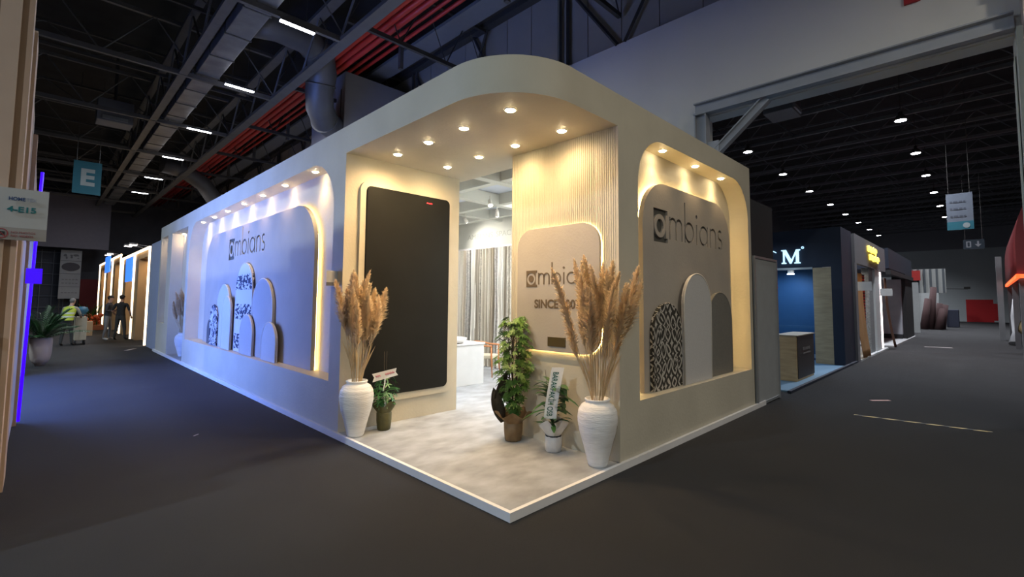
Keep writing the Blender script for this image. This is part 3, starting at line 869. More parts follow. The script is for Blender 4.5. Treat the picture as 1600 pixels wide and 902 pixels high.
def plant_sash():
    x, y, z = 4.06, 3.40, 0.063
    t = thing('potted_gift_plant', 'dark-leaved gift plant in white tissue wearing a long white lettered sash', 'potted plant', (x, y, z))
    obj('pot_wrap', lathe(bmesh.new(), [(0.080, 0), (0.088, 0.01), (0.094, 0.09), (0.092, 0.155), (0.078, 0.175), (0.05, 0.17)], (x, y, z), 34, 0.035), tissue, t)
    o = obj('tie_band', lathe(bmesh.new(), [(0.084, 0.158), (0.088, 0.162), (0.088, 0.170), (0.084, 0.174)], (x, y, z), 30, 0.01), black, t); o['label'] = 'thin black tie band'
    bm = bmesh.new(); n = 32; R = []
    for i, (r, h) in enumerate(((0.078, 0.172), (0.10, 0.21), (0.125, 0.26), (0.145, 0.31))):
        R.append([bm.verts.new((min(4.17, x+(r*(1+0.16*math.sin(5*2*PI*k/n+0.6)*i/3))*math.cos(2*PI*k/n)), y+(r*(1+0.16*math.sin(5*2*PI*k/n+0.6)*i/3))*math.sin(2*PI*k/n), z+h+0.035*i/3*math.sin(4*2*PI*k/n+1))) for k in range(n)])
    for a, b in zip(R, R[1:]):
        for k in range(n): bm.faces.new((a[k], a[(k+1)%n], b[(k+1)%n], b[k])).smooth = True
    obj('tissue_collar', bm, tissue, t)
    bl = bmesh.new(); rnd = random.Random(5)
    for i in range(46):
        a = rnd.uniform(0, 2*PI); el = rnd.uniform(0.05, 0.9); h = rnd.uniform(0.26, 0.72)
        d = Vector((math.cos(a)*math.cos(el), math.sin(a)*math.cos(el), math.sin(el)))
        if d.x > 0.1: d.x = 0.1
        leaf(bl, Vector((x-0.01, y, z+h)), d, Vector((0, 0, 1)), rnd.uniform(0.22, 0.36), 0.055, 0.45, 5)
    for i in range(12):
        a = -1.7 + i*0.12; d = Vector((-0.25*rnd.random(), -1, 0.55+0.5*rnd.random()))
        leaf(bl, Vector((x-0.02, y-0.02, z+0.40+0.025*i)), d, Vector((0, 0, 1)), 0.25, 0.13, 0.5, 5)
    for v in bl.verts:
        if v.co.x > 4.18: v.co.x = 4.18
        if v.co.z < z+0.30: v.co.z = z+0.30-(z+0.30-v.co.z)*0.15
    obj('foliage', bl, leafd, t)
    bm = bmesh.new()
    for dy, h in ((0.12, 0.86), (-0.06, 0.80), (0.02, 0.7)): tube(bm, [(x, y, z+0.15), (x, y+dy*0.5, z+0.5), (x, y+dy, z+h)], 0.003, 4)
    obj('stems', bm, bark, t)
    # sash: hangs in front, facing the camera direction
    nrm = Vector((-0.75, -0.66, 0)).normalized(); wd = Vector((0.66, -0.75, 0)).normalized()
    def cen(s):   # s 0 (top) .. 1 (bottom)
        c = Vector((x-0.10, y-0.07, z+0.915 - 0.54*s)); return c + wd*(0.085*(1-s)**1.4 - 0.025) + nrm*0.03*math.sin(s*2.5)
    bm = bmesh.new(); prev = None; N = 14
    for i in range(N+1):
        s = i/N; c = cen(s); w = 0.066
        cur = [bm.verts.new(c-wd*w), bm.verts.new(c+wd*w), bm.verts.new(c+wd*w-nrm*0.002), bm.verts.new(c-wd*w-nrm*0.002)]
        if prev:
            for k in range(4): bm.faces.new((prev[k], prev[(k+1)%4], cur[(k+1)%4], cur[k]))
        else: bm.faces.new(cur)
        prev = cur
    bm.faces.new(prev[::-1])
    sash = obj('sash', bm, ribbonw, t); sash['label'] = 'long white sash lettered in dark green'
    tb = text_bm('BARAKFAK\u0130H OSB', 1.0, 0.0, 1.0, 0.012)
    xs = [v.co.x for v in tb.verts]; ys = [v.co.y for v in tb.verts]
    for v in tb.verts:
        s = (v.co.x-min(xs))/(max(xs)-min(xs))*0.86+0.09; u = ((v.co.y-min(ys))/(max(ys)-min(ys))-0.5)*0.082
        v.co = cen(s) + wd*u + nrm*0.0025
    obj('lettering', tb, inkgreen, sash)
plant_sash()

def plant_small():
    x, y, z = 3.16, 5.42, 0.063
    t = thing('potted_gift_plant', 'small leafy gift plant in olive wrapping with a white ribbon below the black screen', 'potted plant', (x, y, z))
    obj('pot_wrap', lathe(bmesh.new(), [(0.070, 0), (0.080, 0.012), (0.092, 0.12), (0.094, 0.21), (0.080, 0.225), (0.04, 0.22)], (x, y, z), 30, 0.02), olive, t)
    bm = bmesh.new(); n = 30; R = []
    for i, (r, h) in enumerate(((0.085, 0.215), (0.10, 0.25), (0.12, 0.29), (0.135, 0.335))):
        R.append([bm.verts.new((x+(r*(1+0.16*math.sin(5*2*PI*k/n+0.6)*i/3))*math.cos(2*PI*k/n), y+(r*(1+0.16*math.sin(5*2*PI*k/n+0.6)*i/3))*math.sin(2*PI*k/n), z+h+0.03*i/3*math.sin(4*2*PI*k/n+1))) for k in range(n)])
    for a, b in zip(R, R[1:]):
        for k in range(n): bm.faces.new((a[k], a[(k+1)%n], b[(k+1)%n], b[k])).smooth = True
    obj('paper_collar', bm, olive, t)
    bl = bmesh.new(); rnd = random.Random(9); random.seed(4)
    for i in range(60):
        a = rnd.uniform(0, 2*PI); h = 0.30+0.36*rnd.random(); r = 0.05+0.13*math.sin(PI*(h-0.25)/0.48)*rnd.uniform(0.5, 1)
        p = Vector((x+r*math.cos(a), y+r*math.sin(a)*0.8, z+h)); d = Vector((math.cos(a), math.sin(a), 0.9))
        compound_leaf(bl, p, d, rnd.uniform(0.045, 0.07), 5)
    for i in range(12):
        a = rnd.uniform(0, 2*PI); leaf(bl, Vector((x, y, z+0.30+0.2*rnd.random())), Vector((math.cos(a), math.sin(a), 0.5)), Vector((0, 0, 1)), 0.22, 0.05, 0.4, 4)
    for v in bl.verts:
        if v.co.y > 5.595: v.co.y = 5.595
    obj('foliage', bl, mat('leaf_mid_green', (0.03, 0.12, 0.035), 0.4, (0.06, 0.19, 0.06), 9), t)
    bm = bmesh.new()
    tube(bm, [(x, y, z+0.1), (x, y, z+0.6)], 0.006, 5)
    for dx in (-0.012, 0.014): tube(bm, [(x+dx, y, z+0.5), (x+dx*1.4, y, z+0.97)], 0.0022, 4)
    obj('stems', bm, bark, t)
    # swallow-tailed ribbon, tilted, facing the viewer
    nrm = Vector((-0.5, -0.86, 0)).normalized(); rt = Vector((0.86, -0.5, 0)).normalized(); up = Vector((0, 0, 1))
    dirv = (rt*0.97 + up*0.22).normalized(); ud = nrm.cross(dirv)*-1
    if ud.z < 0: ud = -ud
    c = Vector((x, y, z+0.70)) + nrm*0.13
    out = [(-0.165, -0.055), (-0.135, -0.005), (-0.15, 0.045), (0.15, 0.045), (0.13, 0.0), (0.15, -0.045)]
    bm = bmesh.new()
    A = [bm.verts.new(c+dirv*a+ud*b) for a, b in out]; B = [bm.verts.new(c+dirv*a+ud*b-nrm*0.002) for a, b in out]
    bm.faces.new(A); bm.faces.new(B[::-1])
    for i in range(6): bm.faces.new((A[i], B[i], B[(i+1)%6], A[(i+1)%6]))
    rib = obj('ribbon', bm, ribbonw, t); rib['label'] = 'white swallow-tailed ribbon with pink script'
    # pink script strokes
    bm = bmesh.new(); rnd = random.Random(2)
    for a0, a1, n in ((-0.115, -0.055, 5), (0.0, 0.115, 9)):
        pts = []
        for i in range(n*4+1):
            s = i/(n*4); pts.append(c + dirv*(a0+(a1-a0)*s+0.004*math.sin(i*1.57)) + ud*(0.002+0.014*math.sin(i*1.57)*(1+0.4*math.sin(i*0.7))) + nrm*0.002)
        tube(bm, pts, 0.0022, 4)
    obj('lettering', bm, inkpink, rib)
    ribbon(t, [c+nrm*0.0, c+nrm*0.01-up*0.10, c+nrm*0.0-up*0.20-rt*0.02], 0.012, rt, ribbonw, 'ribbon_tail')
    ribbon(t, [c-nrm*0.02-up*0.24, c-nrm*0.03-up*0.36+rt*0.01, c-nrm*0.04-up*0.46], 0.022, rt, ribbonw, 'ribbon_tail')
plant_small()

# ================================================================== INSIDE THE STAND
def curtains():
    t = thing('curtain_rail', 'white curtain rail on the inner wall of the stand', 'curtain rail', (7.9, 9, 3.0))
    obj('rail', mbox(7.86, 7.96, 7.6, 10.5, 2.985, 3.03), trimwhite, t)
    y = 7.7; cols = [(0.50, 0.46, 0.38), (0.62, 0.58, 0.50), (0.36, 0.32, 0.26), (0.70, 0.68, 0.63), (0.55, 0.53, 0.50), (0.44, 0.38, 0.30), (0.66, 0.62, 0.55)]
    rnd = random.Random(3); k = 0
    while y < 10.35:
        w = rnd.uniform(0.12, 0.22); bm = bmesh.new(); n = 22; rows = []
        for j in range(9):
            z = 2.985 - j*(2.985-0.075)/8; row = []
            for i in range(n+1):
                s = i/n; amp = 0.036+0.016*j/8
                row.append(bm.verts.new((7.87 + amp*math.sin(s*2*PI*(1.3+0.35*(k%3))+k) + 0.006*math.sin(j*1.1+k), y + w*s + 0.01*math.sin(j*0.8+k*2), z)))
            rows.append(row)
        for a, b in zip(rows, rows[1:]):
            for i in range(n): bm.faces.new((a[i], a[i+1], b[i+1], b[i])).smooth = True
        c = cols[k % len(cols)]
        pat = k % 3 == 1
        m = mat('curtain_cloth_%d' % (k % len(cols)), c, 0.85, tuple(q*(0.55 if pat else 0.9) for q in c), 22 if pat else 60, 0.2, 90)
        o = obj('curtain', bm, m)
        tone = ['beige', 'cream', 'dark taupe', 'near-white', 'grey', 'brown', 'ivory'][k % 7]
        tag(o, '%s sample curtain hanging in the row on the inner wall, behind the entrance' % tone, 'curtain', 'sample curtains on the inner wall')
        y += w*0.92; k += 1
curtains()
def white_counter():
    t = thing('reception_counter', 'low white reception counter seen through the entrance', 'counter', (5.6, 7.3, 0.063))
    wm = mat('white_laminate', (0.60, 0.61, 0.62), 0.4)
    obj('body', mbox(4.9, 6.28, 7.05, 7.75, 0.063, 0.83, 0.006), wm, t)
    obj('top', mbox(4.88, 6.30, 7.03, 7.77, 0.83, 0.86, 0.004), trimwhite, t)
    bm = lathe(bmesh.new(), [(0.16, 0), (0.30, 0.01), (0.38, 0.05), (0.40, 0.10), (0.38, 0.10), (0.30, 0.03), (0.1, 0.02)], (5.62, 7.4, 0.861), 36)
    tag(obj('serving_bowl', bm, trimwhite), 'wide shallow white bowl on the reception counter', 'bowl')
white_counter()
def wooden_chair(x, y, rz):
    t = thing('armchair', 'orange-wood armchair with a pale seat beyond the white counter', 'chair', (x, y, 0.063), rz)
    wood = mat('orange_wood', (0.50, 0.20, 0.07), 0.45, (0.40, 0.15, 0.05), 14)
    base = world_of(t)
    def add(name, bm, m):
        for v in bm.verts: v.co = base @ v.co
        return obj(name, bm, m, t)
    for sx in (-1, 1):
        for sy in (-1, 1):
            b = bmesh.new(); tube(b, [(sx*0.27, sy*0.25, 0), (sx*0.23, sy*0.22, 0.40), (sx*0.25, sy*0.22, 0.64)], [0.012, 0.02, 0.016], 8); add('leg', b, wood)
    b = bmesh.new(); tube(b, [(0.25, -0.24, 0.65)] + [(0.26*math.cos(a), 0.26*math.sin(a)+0.0, 0.66+0.06*math.sin(a)) for a in [PI*i/12 for i in range(13)]] + [(-0.25, -0.24, 0.65)], 0.02, 8)
    add('arm_rail', b, wood)
    b = bmesh.new(); box(b, -0.23, 0.23, -0.22, 0.22, 0.38, 0.45, 0.02); add('seat', b, mat('seat_cream', (0.60, 0.55, 0.42), 0.8))
    b = bmesh.new(); prev = None
    for i in range(9):
        a = PI*0.15+PI*0.7*i/8; c = [b.verts.new((0.235*math.cos(a), 0.235*math.sin(a), 0.46)), b.verts.new((0.255*math.cos(a), 0.255*math.sin(a), 0.72))]
        if prev: b.faces.new((prev[0], prev[1], c[1], c[0]))
        prev = c
    bmesh.ops.solidify(b, geom=b.faces[:], thickness=0.02); add('backrest', b, MATS['seat_cream'])
wooden_chair(6.95, 7.75, 0.5)
def track_spot(x, y, z, aim, label):
    t = thing('track_spotlight', label, 'spotlight', (x, y, z), 0, 'spotlights inside the stand')
    d = Vector(aim).normalized(); c = Vector((x, y, z-0.14))
    b = bmesh.new(); cyl(b, (x, y, z), (x, y, z-0.14), 0.01, n=6); obj('stem', b, lampring, t)
    b = bmesh.new(); cyl(b, c-d*0.07, c+d*0.06, 0.034, 0.045, 16); obj('head', b, lampring, t)
    b = bmesh.new(); cyl(b, c+d*0.0605, c+d*0.066, 0.038, 0.038, 16); obj('lens', b, mat('lamp_glass_cool', (1, 1, 1), 0.5, emis=(1, 0.97, 0.92), estr=18), t)
    spot(t, c+d*0.09, P_INT, 130, (1.0, 0.95, 0.87), 0.8, 0.04, rot=d.to_track_quat('-Z', 'Y'))
track_spot(5.86, 6.45, 3.64, (-0.3, -0.5, -1), 'white track spotlight glaring toward the entrance')
track_spot(6.6, 7.05, 3.62, (0.5, 0.4, -1), 'white track spotlight farther in, seen side on')
track_spot(6.75, 8.25, 3.64, (0.9, 0.3, -0.8), 'white track spotlight turned to the curtains')
track_spot(7.2, 9.2, 3.64, (0.9, -0.4, -0.8), 'white track spotlight deepest inside the stand')
def int_panel():  # two unseen fill panels added to brighten the interior
    t = thing('added_fill_panel', 'flat white fill light added inside the stand, hidden behind the logo wall', 'ceiling light', (7.1, 5.3, 3.85))
    obj('panel', mbox(6.8, 7.4, 4.7, 5.9, 3.835, 3.858), trimwhite, t)
    area(t, (7.1, 5.3, 3.83), P_INT*7, 0.6, 1.2, (0.95, 0.97, 1.0))
    t = thing('added_fill_panel', 'flat white fill light added inside the stand, hidden behind the black screen wall', 'ceiling light', (5.0, 9.2, 3.85))
    obj('panel', mbox(4.8, 5.4, 8.6, 9.8, 3.835, 3.858), trimwhite, t)
    area(t, (5.1, 9.2, 3.83), P_INT*5, 0.6, 1.2, (0.95, 0.97, 1.0))
int_panel()

# grey end panel & black fascia beside the right facade
t = thing('partition_panel', 'plain grey aluminium-framed partition standing at the right end of the beige stand', 'partition', (8.9, 2.65, 0))
alu = mat('aluminium', (0.42, 0.44, 0.46), 0.4, metal=0.6)
obj('panel', mbox(8.30, 9.40, 2.655, 2.675, 0.06, 2.42), mat('panel_grey', (0.33, 0.34, 0.34), 0.7), t)
bm = bmesh.new()
for a in (8.26, 9.40): box(bm, a, a+0.04, 2.64, 2.68, 0, 2.46)
box(bm, 8.30, 9.40, 2.64, 2.68, 2.42, 2.46); box(bm, 8.30, 9.40, 2.64, 2.68, 0.02, 0.06)
obj('frame', bm, alu, t)
tag(obj('fascia_panel', mbox(8.24, 9.44, 2.70, 2.75, 0.0, 3.42), mat('dark_panel', (0.02, 0.019, 0.02), 0.6)), 'tall black panel rising behind the grey partition', 'panel')

# ================================================================== HALL LAMPS
def batten(x, y, z, label, power, group, col=(0.88, 0.92, 1.0), L=0.78, hanger=0.0):
    t = thing('hall_batten_light', label, 'ceiling light', (x, y, z), 0, group)
    obj('housing', mbox(x-L/2, x+L/2, y-0.05, y+0.05, z-0.02, z+0.04), steel, t)
    bm = bmesh.new(); box(bm, x-L/2+0.01, x+L/2-0.01, y-0.045, y-0.008, z-0.045, z-0.022); box(bm, x-L/2+0.01, x+L/2-0.01, y+0.008, y+0.045, z-0.045, z-0.022)
    obj('tubes', bm, tubeglow, t)
    bm = bmesh.new(); cyl(bm, (x-0.2, y, z+0.04), (x-0.2, y, 10.62), 0.006, n=5); cyl(bm, (x+0.2, y, z+0.04), (x+0.2, y, 10.62), 0.006, n=5); obj('hanger', bm, steel_dark, t)
    area(t, (x, y, z-0.06), power, L, 0.12, col)
names = ['nearest', 'second nearest', 'third nearest', 'fourth nearest', 'second farthest', 'farthest']
for i, y in enumerate((10.88, 15.35, 20.41, 25.39, 30.48, 35.38)):
    batten(3.87+0.018*i, y, 7.93, 'white tube light under the roof above the left aisle, %s of the row' % names[i], P_TUBE, 'tube lights above the left aisle')
for i, (x, y) in enumerate(((-7, 4), (-7, 12), (-7, 20), (-3.5, -6), (3.5, -9), (4.5, -3.5), (10, -9), (-9, -6))):
    batten(x, y, 7.93, 'white tube light out of the picture behind the viewer', P_LEFTHALL if x < -5 else P_BACKHALL, 'tube lights outside the picture', (0.70, 0.86, 1.0) if x < -5 else (1.0, 0.92, 0.76))
def highbay(x, y, z, label, power):
    t = thing('high_bay_light', label, 'ceiling light', (x, y, z), 0, 'high bay lights of the next hall')
    bm = lathe(bmesh.new(), [(0.20, 0), (0.21, 0.02), (0.12, 0.16), (0.06, 0.20), (0.06, 0.30), (0.01, 0.31)], (x, y, z), 18); obj('housing', bm, steel, t)
    bm = bmesh.new(); cyl(bm, (x, y, z-0.006), (x, y, z-0.001), 0.16, n=18); obj('lens', bm, highglow, t)
    bm = bmesh.new(); cyl(bm, (x, y, z+0.3), (x, y, 10.63), 0.012, n=5); obj('hanger', bm, steel_dark, t)
    l = bpy.data.lights.new('lamp_light', 'SPOT'); l.energy = power*6; l.spot_size = math.radians(140); l.spot_blend = 0.9; l.color = (0.90, 0.93, 1.0); l.shadow_soft_size = 0.15
    o = bpy.data.objects.new('lamp_light', l); COL.objects.link(o); o.parent = t; o.location = (0, 0, -0.05)
ord_ = ['first', 'second', 'third', 'fourth', 'fifth', 'sixth', 'seventh', 'eighth']
for i, x in enumerate((20.8, 25.7, 30.7, 35.8, 40.5, 45.4, 50.4, 55.4)):
    highbay(x, 6.8, 8.0, 'bright round high bay light in the next hall, left row, %s from the portal' % ord_[i], P_HIGHBAY if i < 5 else P_HIGHBAY*1.3)
for i, x in enumerate((16.0, 20.75, 25.8, 30.7, 35.75, 41.0, 46.5)):
    highbay(x, 1.8, 8.0, 'bright round high bay light in the next hall, right row, %s from the portal' % ord_[i], P_HIGHBAY)
for i, (x, y) in enumerate(((17, -5), (29, -5), (41, -5))):
    highbay(x, y, 8.0, 'high bay light of the next hall, out of sight on the right', P_HIGHBAY)

# ================================================================== ROOF SERVICES
def duct_box():
    t = thing('air_duct', 'long pale galvanised air duct running under the roof beside the tube lights', 'duct', (3.1, 20, 8.3))
    obj('duct_body', mbox(2.86, 3.42, -8, 43.1, 8.12, 8.42, 0.03), galv, t)
    f0 = None; y = 4.0
    while y < 43:
        if f0 is None: f0 = obj('flange', mbox(2.84, 3.44, y-0.02, y+0.02, 8.10, 8.44), steel, t); ya = y
        else:
            c = f0.copy(); COL.objects.link(c); c.location.y += y-ya
        y += 1.46
duct_box()
bm = bmesh.new(); pts = [(3.6, 12.5, 8.9), (4.1, 12.5, 8.95), (4.7, 12.6, 8.9)]
def big_round_ducts():
    bm = bmesh.new()
    tube(bm, [(3.4, 13.3, 8.95), (4.2, 13.3, 9.1), (5.0, 13.4, 9.1), (5.55, 13.7, 8.95), (5.8, 14.1, 8.6), (5.85, 14.4, 8.15), (6.0, 14.7, 7.75), (6.4, 15.2, 7.55), (7.05, 15.7, 7.55)],
         [0.42]*9, 18)
    t = tag(obj('round_air_duct', bm, mat('duct_blue_grey', (0.15, 0.15, 0.155), 0.5, (0.12, 0.12, 0.125), 2, 0.3, 5, metal=0.4)), 'thick round elbow duct entering the grey shaft above the stand', 'duct')
    bm = bmesh.new()
    for c, d in (((5.3, 13.55, 9.05), (0.8, 0.4, -0.2)), ((5.84, 14.3, 8.3), (0.1, 0.3, -1)), ((6.35, 15.15, 7.56), (0.7, 0.7, -0.1))):
        c = Vector(c); d = Vector(d).normalized(); cyl(bm, c-d*0.02, c+d*0.02, 0.45, n=18)
    obj('joint_ring', bm, steel, t)
big_round_ducts()
def shaft():
    t = thing('duct_shaft', 'grey boxed duct shaft standing proud of the hall wall above the stand', 'duct', (8, 16, 0))
    obj('casing', mbox(7.0, 9.598, 15.1, 17.8, 4.0, 9.45), mat('shaft_paint', (0.34, 0.335, 0.34), 0.8, (0.30, 0.295, 0.30), 1), t)
    bm = bmesh.new(); box(bm, 6.985, 7.0, 15.35, 15.4, 7.6, 8.9); obj('seam', bm, steel_dark, t)
shaft()
def left_elbow():
    bm = bmesh.new()
    tube(bm, [(4.2, 30, 8.6), (5.2, 30.2, 8.5), (6.2, 30.6, 8.0), (6.9, 31, 7.2), (7.4, 31.2, 5.5)], [0.42]*5, 12)
    tag(obj('round_air_duct', bm, MATS['duct_blue_grey']), 'thick round duct dropping to the wall far down the left aisle', 'duct')
left_elbow()
for i, (x, z, r) in enumerate(((5.75, 9.00, 0.085), (5.99, 9.02, 0.085), (6.23, 9.04, 0.085), (6.47, 9.06, 0.085), (7.15, 9.5, 0.055), (7.45, 9.55, 0.055))):
    bm = bmesh.new(); cyl(bm, (x, -12, z), (x, 46.9, z), r, n=12)
    where = ['first', 'second', 'third', 'fourth'][i] if i < 4 else None
    lab = ('thick red pipe under the roof, %s of four counted from the tube lights' % where) if i < 4 else ('thin red pipe above the thick ones, %s the walkway' % ('farther from' if i == 4 else 'nearer to'))
    o = tag(obj('sprinkler_pipe', bm, redpipe), lab, 'pipe', 'red pipes under the roof')
bm = bmesh.new()
for k in range(10):
    y = 8+4.84*k; box(bm, 7.7, 7.82, y-0.06, y+0.06, 9.0, 10.6)
struct('trim_%d' % tn, bm, steel); tn += 1
def unit_heater(x, y, z, s, label):
    t = thing('fan_heater_unit', label, 'heater', (x, y, z))
    obj('casing', mbox(x-0.5*s, x+0.5*s, y-0.4*s, y+0.4*s, z, z+0.8*s, 0.03), mat('unit_grey', (0.16, 0.16, 0.18), 0.6), t)
    bm = bmesh.new(); box(bm, x-0.35*s, x+0.35*s, y-0.45*s, y-0.4*s, z+0.06*s, z+0.18*s); obj('louvre', bm, alu, t)
    bm = bmesh.new(); cyl(bm, (x, y, z+0.8*s), (x, y, 10.6), 0.03*s+0.02, n=6); obj('hanger', bm, steel_dark, t)
unit_heater(1.6, 22.0, 7.9, 1.0, 'boxy grey heater unit hanging from the roof above the left aisle')
unit_heater(17.5, 4.6, 8.0, 1.1, 'boxy heater unit hanging from the next hall roof')

# ================================================================== SIGNS
def hanging_sign(name, label, cx, cy, z0, z1, w, axis, m, parts=()):
    t = thing(name, label, 'sign', (cx, cy, z0))
    if axis == 'x': b = mbox(cx-w/2, cx+w/2, cy-0.02, cy+0.02, z0, z1)
    else: b = mbox(cx-0.02, cx+0.02, cy-w/2, cy+w/2, z0, z1)
    obj('board', b, m, t)
    bm = bmesh.new()
    for s in (-0.4, 0.4):
        p = (cx+s*w, cy) if axis == 'x' else (cx, cy+s*w)
        cyl(bm, (p[0], p[1], z1), (p[0], p[1], 10.62), 0.008, n=4)
    obj('cable', bm, steel_dark, t)
    return t
t = hanging_sign('hall_letter_sign', 'hanging teal square sign with a white letter E above the left aisle', 1.12, 25, 5.75, 7.05, 0.84, 'x', mat('sign_teal', (0.01, 0.12, 0.17), 0.6))
text_obj('lettering', 'E', 0.42, 0.68, frame_negy(0.93, 24.975, 6.08), mat('sign_white', (0.34, 0.38, 0.38), 0.6), t, bold=0.04)
# stand number board on the left
def number_board():
    t = thing('stand_number_board', 'white stand number board with a no-photo pictogram jutting out at the left edge', 'sign', (-0.1, 5, 2.1))
    gm = mat('board_white', (0.42, 0.44, 0.45), 0.7)
    obj('board', mbox(-0.36, 0.018, 5.0, 5.02, 2.11, 2.49), gm, t)
    obj('footer', mbox(-0.36, 0.018, 4.996, 5.0, 2.11, 2.20), mat('board_footer', (0.30, 0.29, 0.28), 0.7), t)
    teal = mat('ink_teal', (0.0, 0.15, 0.17), 0.6); navy = mat('ink_navy', (0.02, 0.06, 0.18), 0.6); red = mat('ink_red', (0.30, 0.04, 0.05), 0.6)
    text_obj('lettering', '4-E15', 0.150, 0.042, frame_negy(-0.195, 4.994, 2.315), teal, t, t=0.002, bold=0.03)
    text_obj('lettering', 'HOME', 0.085, 0.026, frame_negy(-0.19, 4.994, 2.40), navy, t, t=0.002, bold=0.03)
    text_obj('lettering', 'TEX', 0.055, 0.026, frame_negy(-0.10, 4.994, 2.40), mat('ink_pale', (0.30, 0.34, 0.44), 0.6), t, t=0.002)
    text_obj('lettering', 'NO PHOTOS', 0.125, 0.015, frame_negy(-0.165, 4.990, 2.157), red, t, t=0.002)
    text_obj('lettering', 'NO VIDEOS', 0.115, 0.015, frame_negy(-0.165, 4.990, 2.132), red, t, t=0.002)
    cx, cz = -0.215, 2.153
    bm = plate([arc(cx, cz, 0.036, 0, 360, 28)[:-1], arc(cx, cz, 0.030, 0, 360, 28)[:-1]], '-y', 4.989, 0.003)
    cyl(bm, (cx-0.022, 4.990, cz+0.022), (cx+0.022, 4.990, cz-0.022), 0.003, n=4)
    obj('pictogram', bm, red, t)
    bm = plate([rrect(cx-0.019, cx+0.019, cz-0.012, cz+0.014, 0.004, 0.004), arc(cx, cz, 0.008, 0, 360, 14)[:-1]], '-y', 4.991, 0.003)
    obj('pictogram', bm, black, t)
number_board()
def direction_board():
    t = hanging_sign('direction_board', 'hanging white direction board with a teal foot in the next hall', 22, 0.48, 4.20, 5.45, 0.66, 'y', mat('dir_white', (0.12, 0.145, 0.19), 0.6))
    obj('footer', mbox(21.97, 21.98, 0.15, 0.81, 4.20, 4.48), MATS['sign_teal'], t)
    bm = bmesh.new()
    for z in (4.66, 4.92, 5.16):
        y = 0.72
        for w in (0.06, 0.11, 0.08, 0.05):
            box(bm, 21.97, 21.98, y-w, y, z-0.03, z+0.03); y -= w+0.03
    obj('lettering', bm, mat('dir_ink', (0.06, 0.07, 0.10), 0.6), t)
    bm = plate([arc(0.33, 4.34, 0.09, 0, 360, 20)[:-1]], '-x', 21.96, 0.01); obj('symbol', bm, mat('dir_white2', (0.25, 0.3, 0.32), 0.6), t)
direction_board()
def exit_sign():
    t = hanging_sign('exit_sign', 'small dark hanging sign with a door and an arrow, far down the right aisle', 30, 0.25, 4.18, 4.62, 0.70, 'y', mat('exit_dark', (0.02, 0.04, 0.06), 0.5))
    m = mat('exit_glyph', (0.30, 0.34, 0.38), 0.5)
    bm = plate([[(0.50, 4.26), (0.34, 4.26), (0.34, 4.54), (0.50, 4.54)], [(0.46, 4.30), (0.38, 4.30), (0.38, 4.50), (0.46, 4.50)]], '-x', 29.97, 0.008)
    obj('symbol', bm, m, t)
    bm = plate([[(0.14, 4.54), (0.08, 4.54), (0.08, 4.40), (0.0, 4.40), (0.11, 4.27), (0.22, 4.40), (0.14, 4.40)]], '-x', 29.97, 0.008)
    obj('symbol', bm, m, t)
exit_sign()
def tall_banner():
    t = thing('tall_banner', 'tall pale poster with a map and a dark oval beyond the left aisle', 'banner', (1.45, 44, 1.6))
    obj('panel', mbox(0.92, 1.98, 44, 44.06, 1.55, 4.85), mat('banner_pale', (0.34, 0.35, 0.37), 0.8, (0.28, 0.29, 0.31), 1.2), t)
    for _x in (1.0, 1.9): obj('pole', cyl(bmesh.new(), (_x, 44.03, 0), (_x, 44.03, 1.6), 0.025, n=8), steel_dark, t)
    b = lathe(bmesh.new(), [(0.46, 0), (0.46, 0.03)], (0, 0, 0), 30)
    for v in b.verts: v.co = (1.46 + v.co.x, 43.96 + v.co.z, 3.72 + v.co.y*0.62)
    obj('oval_emblem', b, mat('banner_oval', (0.05, 0.045, 0.06), 0.6), t)
    b = bmesh.new()
    for z in (4.12, 3.25, 2.35): box(b, 0.93, 1.97, 43.99, 44.0, z-0.015, z+0.015)
    for z in (2.85, 2.6, 1.95):
        for k in range(5): box(b, 1.05+0.17*k, 1.17+0.17*k, 43.99, 44.0, z-0.02, z+0.02)
    obj('lettering', b, mat('banner_ink', (0.13, 0.13, 0.15), 0.7), t)
    b = bmesh.new(); rnd = random.Random(4)   # continents as rounded blobs
    for cx, cz, w, h in ((1.15, 4.5, 0.10, 0.09), (1.22, 4.33, 0.05, 0.10), (1.45, 4.5, 0.07, 0.06), (1.47, 4.38, 0.07, 0.10), (1.68, 4.52, 0.17, 0.09), (1.80, 4.32, 0.05, 0.035)):
        lp = [(cx+w*math.cos(2*PI*i/14)*rnd.uniform(0.7, 1.15), cz+h*math.sin(2*PI*i/14)*rnd.uniform(0.7, 1.15)) for i in range(14)]
        vs = [b.verts.new((a, 43.985, c)) for a, c in lp]; ws = [b.verts.new((a, 44.0, c)) for a, c in lp]
        b.faces.new(vs); b.faces.new(ws[::-1])
        for i in range(14): b.faces.new((vs[i], vs[(i+1)%14], ws[(i+1)%14], ws[i]))
    obj('map_print', b, MATS['banner_ink'], t)
tall_banner()
tag(obj('hanging_wall_panel', mbox(-1.2, 3.3, 43.2, 43.3, 4.95, 8.6), mat('purple_grey', (0.19, 0.18, 0.22), 0.9)), 'large plain grey panel hung above the end of the left aisle', 'panel')
def end_grid():
    t = thing('steel_grid_screen', 'dark grid screen behind the worker at the end of the left aisle', 'screen', (0, 45, 0))
    b = bmesh.new()
    for k in range(9): box(b, -3+k*0.6, -2.96+k*0.6, 45, 45.04, 0, 4.9)
    for k in range(7): box(b, -3, 1.9, 44.98, 45.02, 0.2+k*0.75, 0.24+k*0.75)
    obj('bars', b, mat('grid_blue_grey', (0.12, 0.14, 0.18), 0.6), t)
    obj('backing', mbox(-3, 1.9, 45.1, 45.15, 0, 4.9), mat('grid_back', (0.05, 0.055, 0.075), 0.8), t)
end_grid()
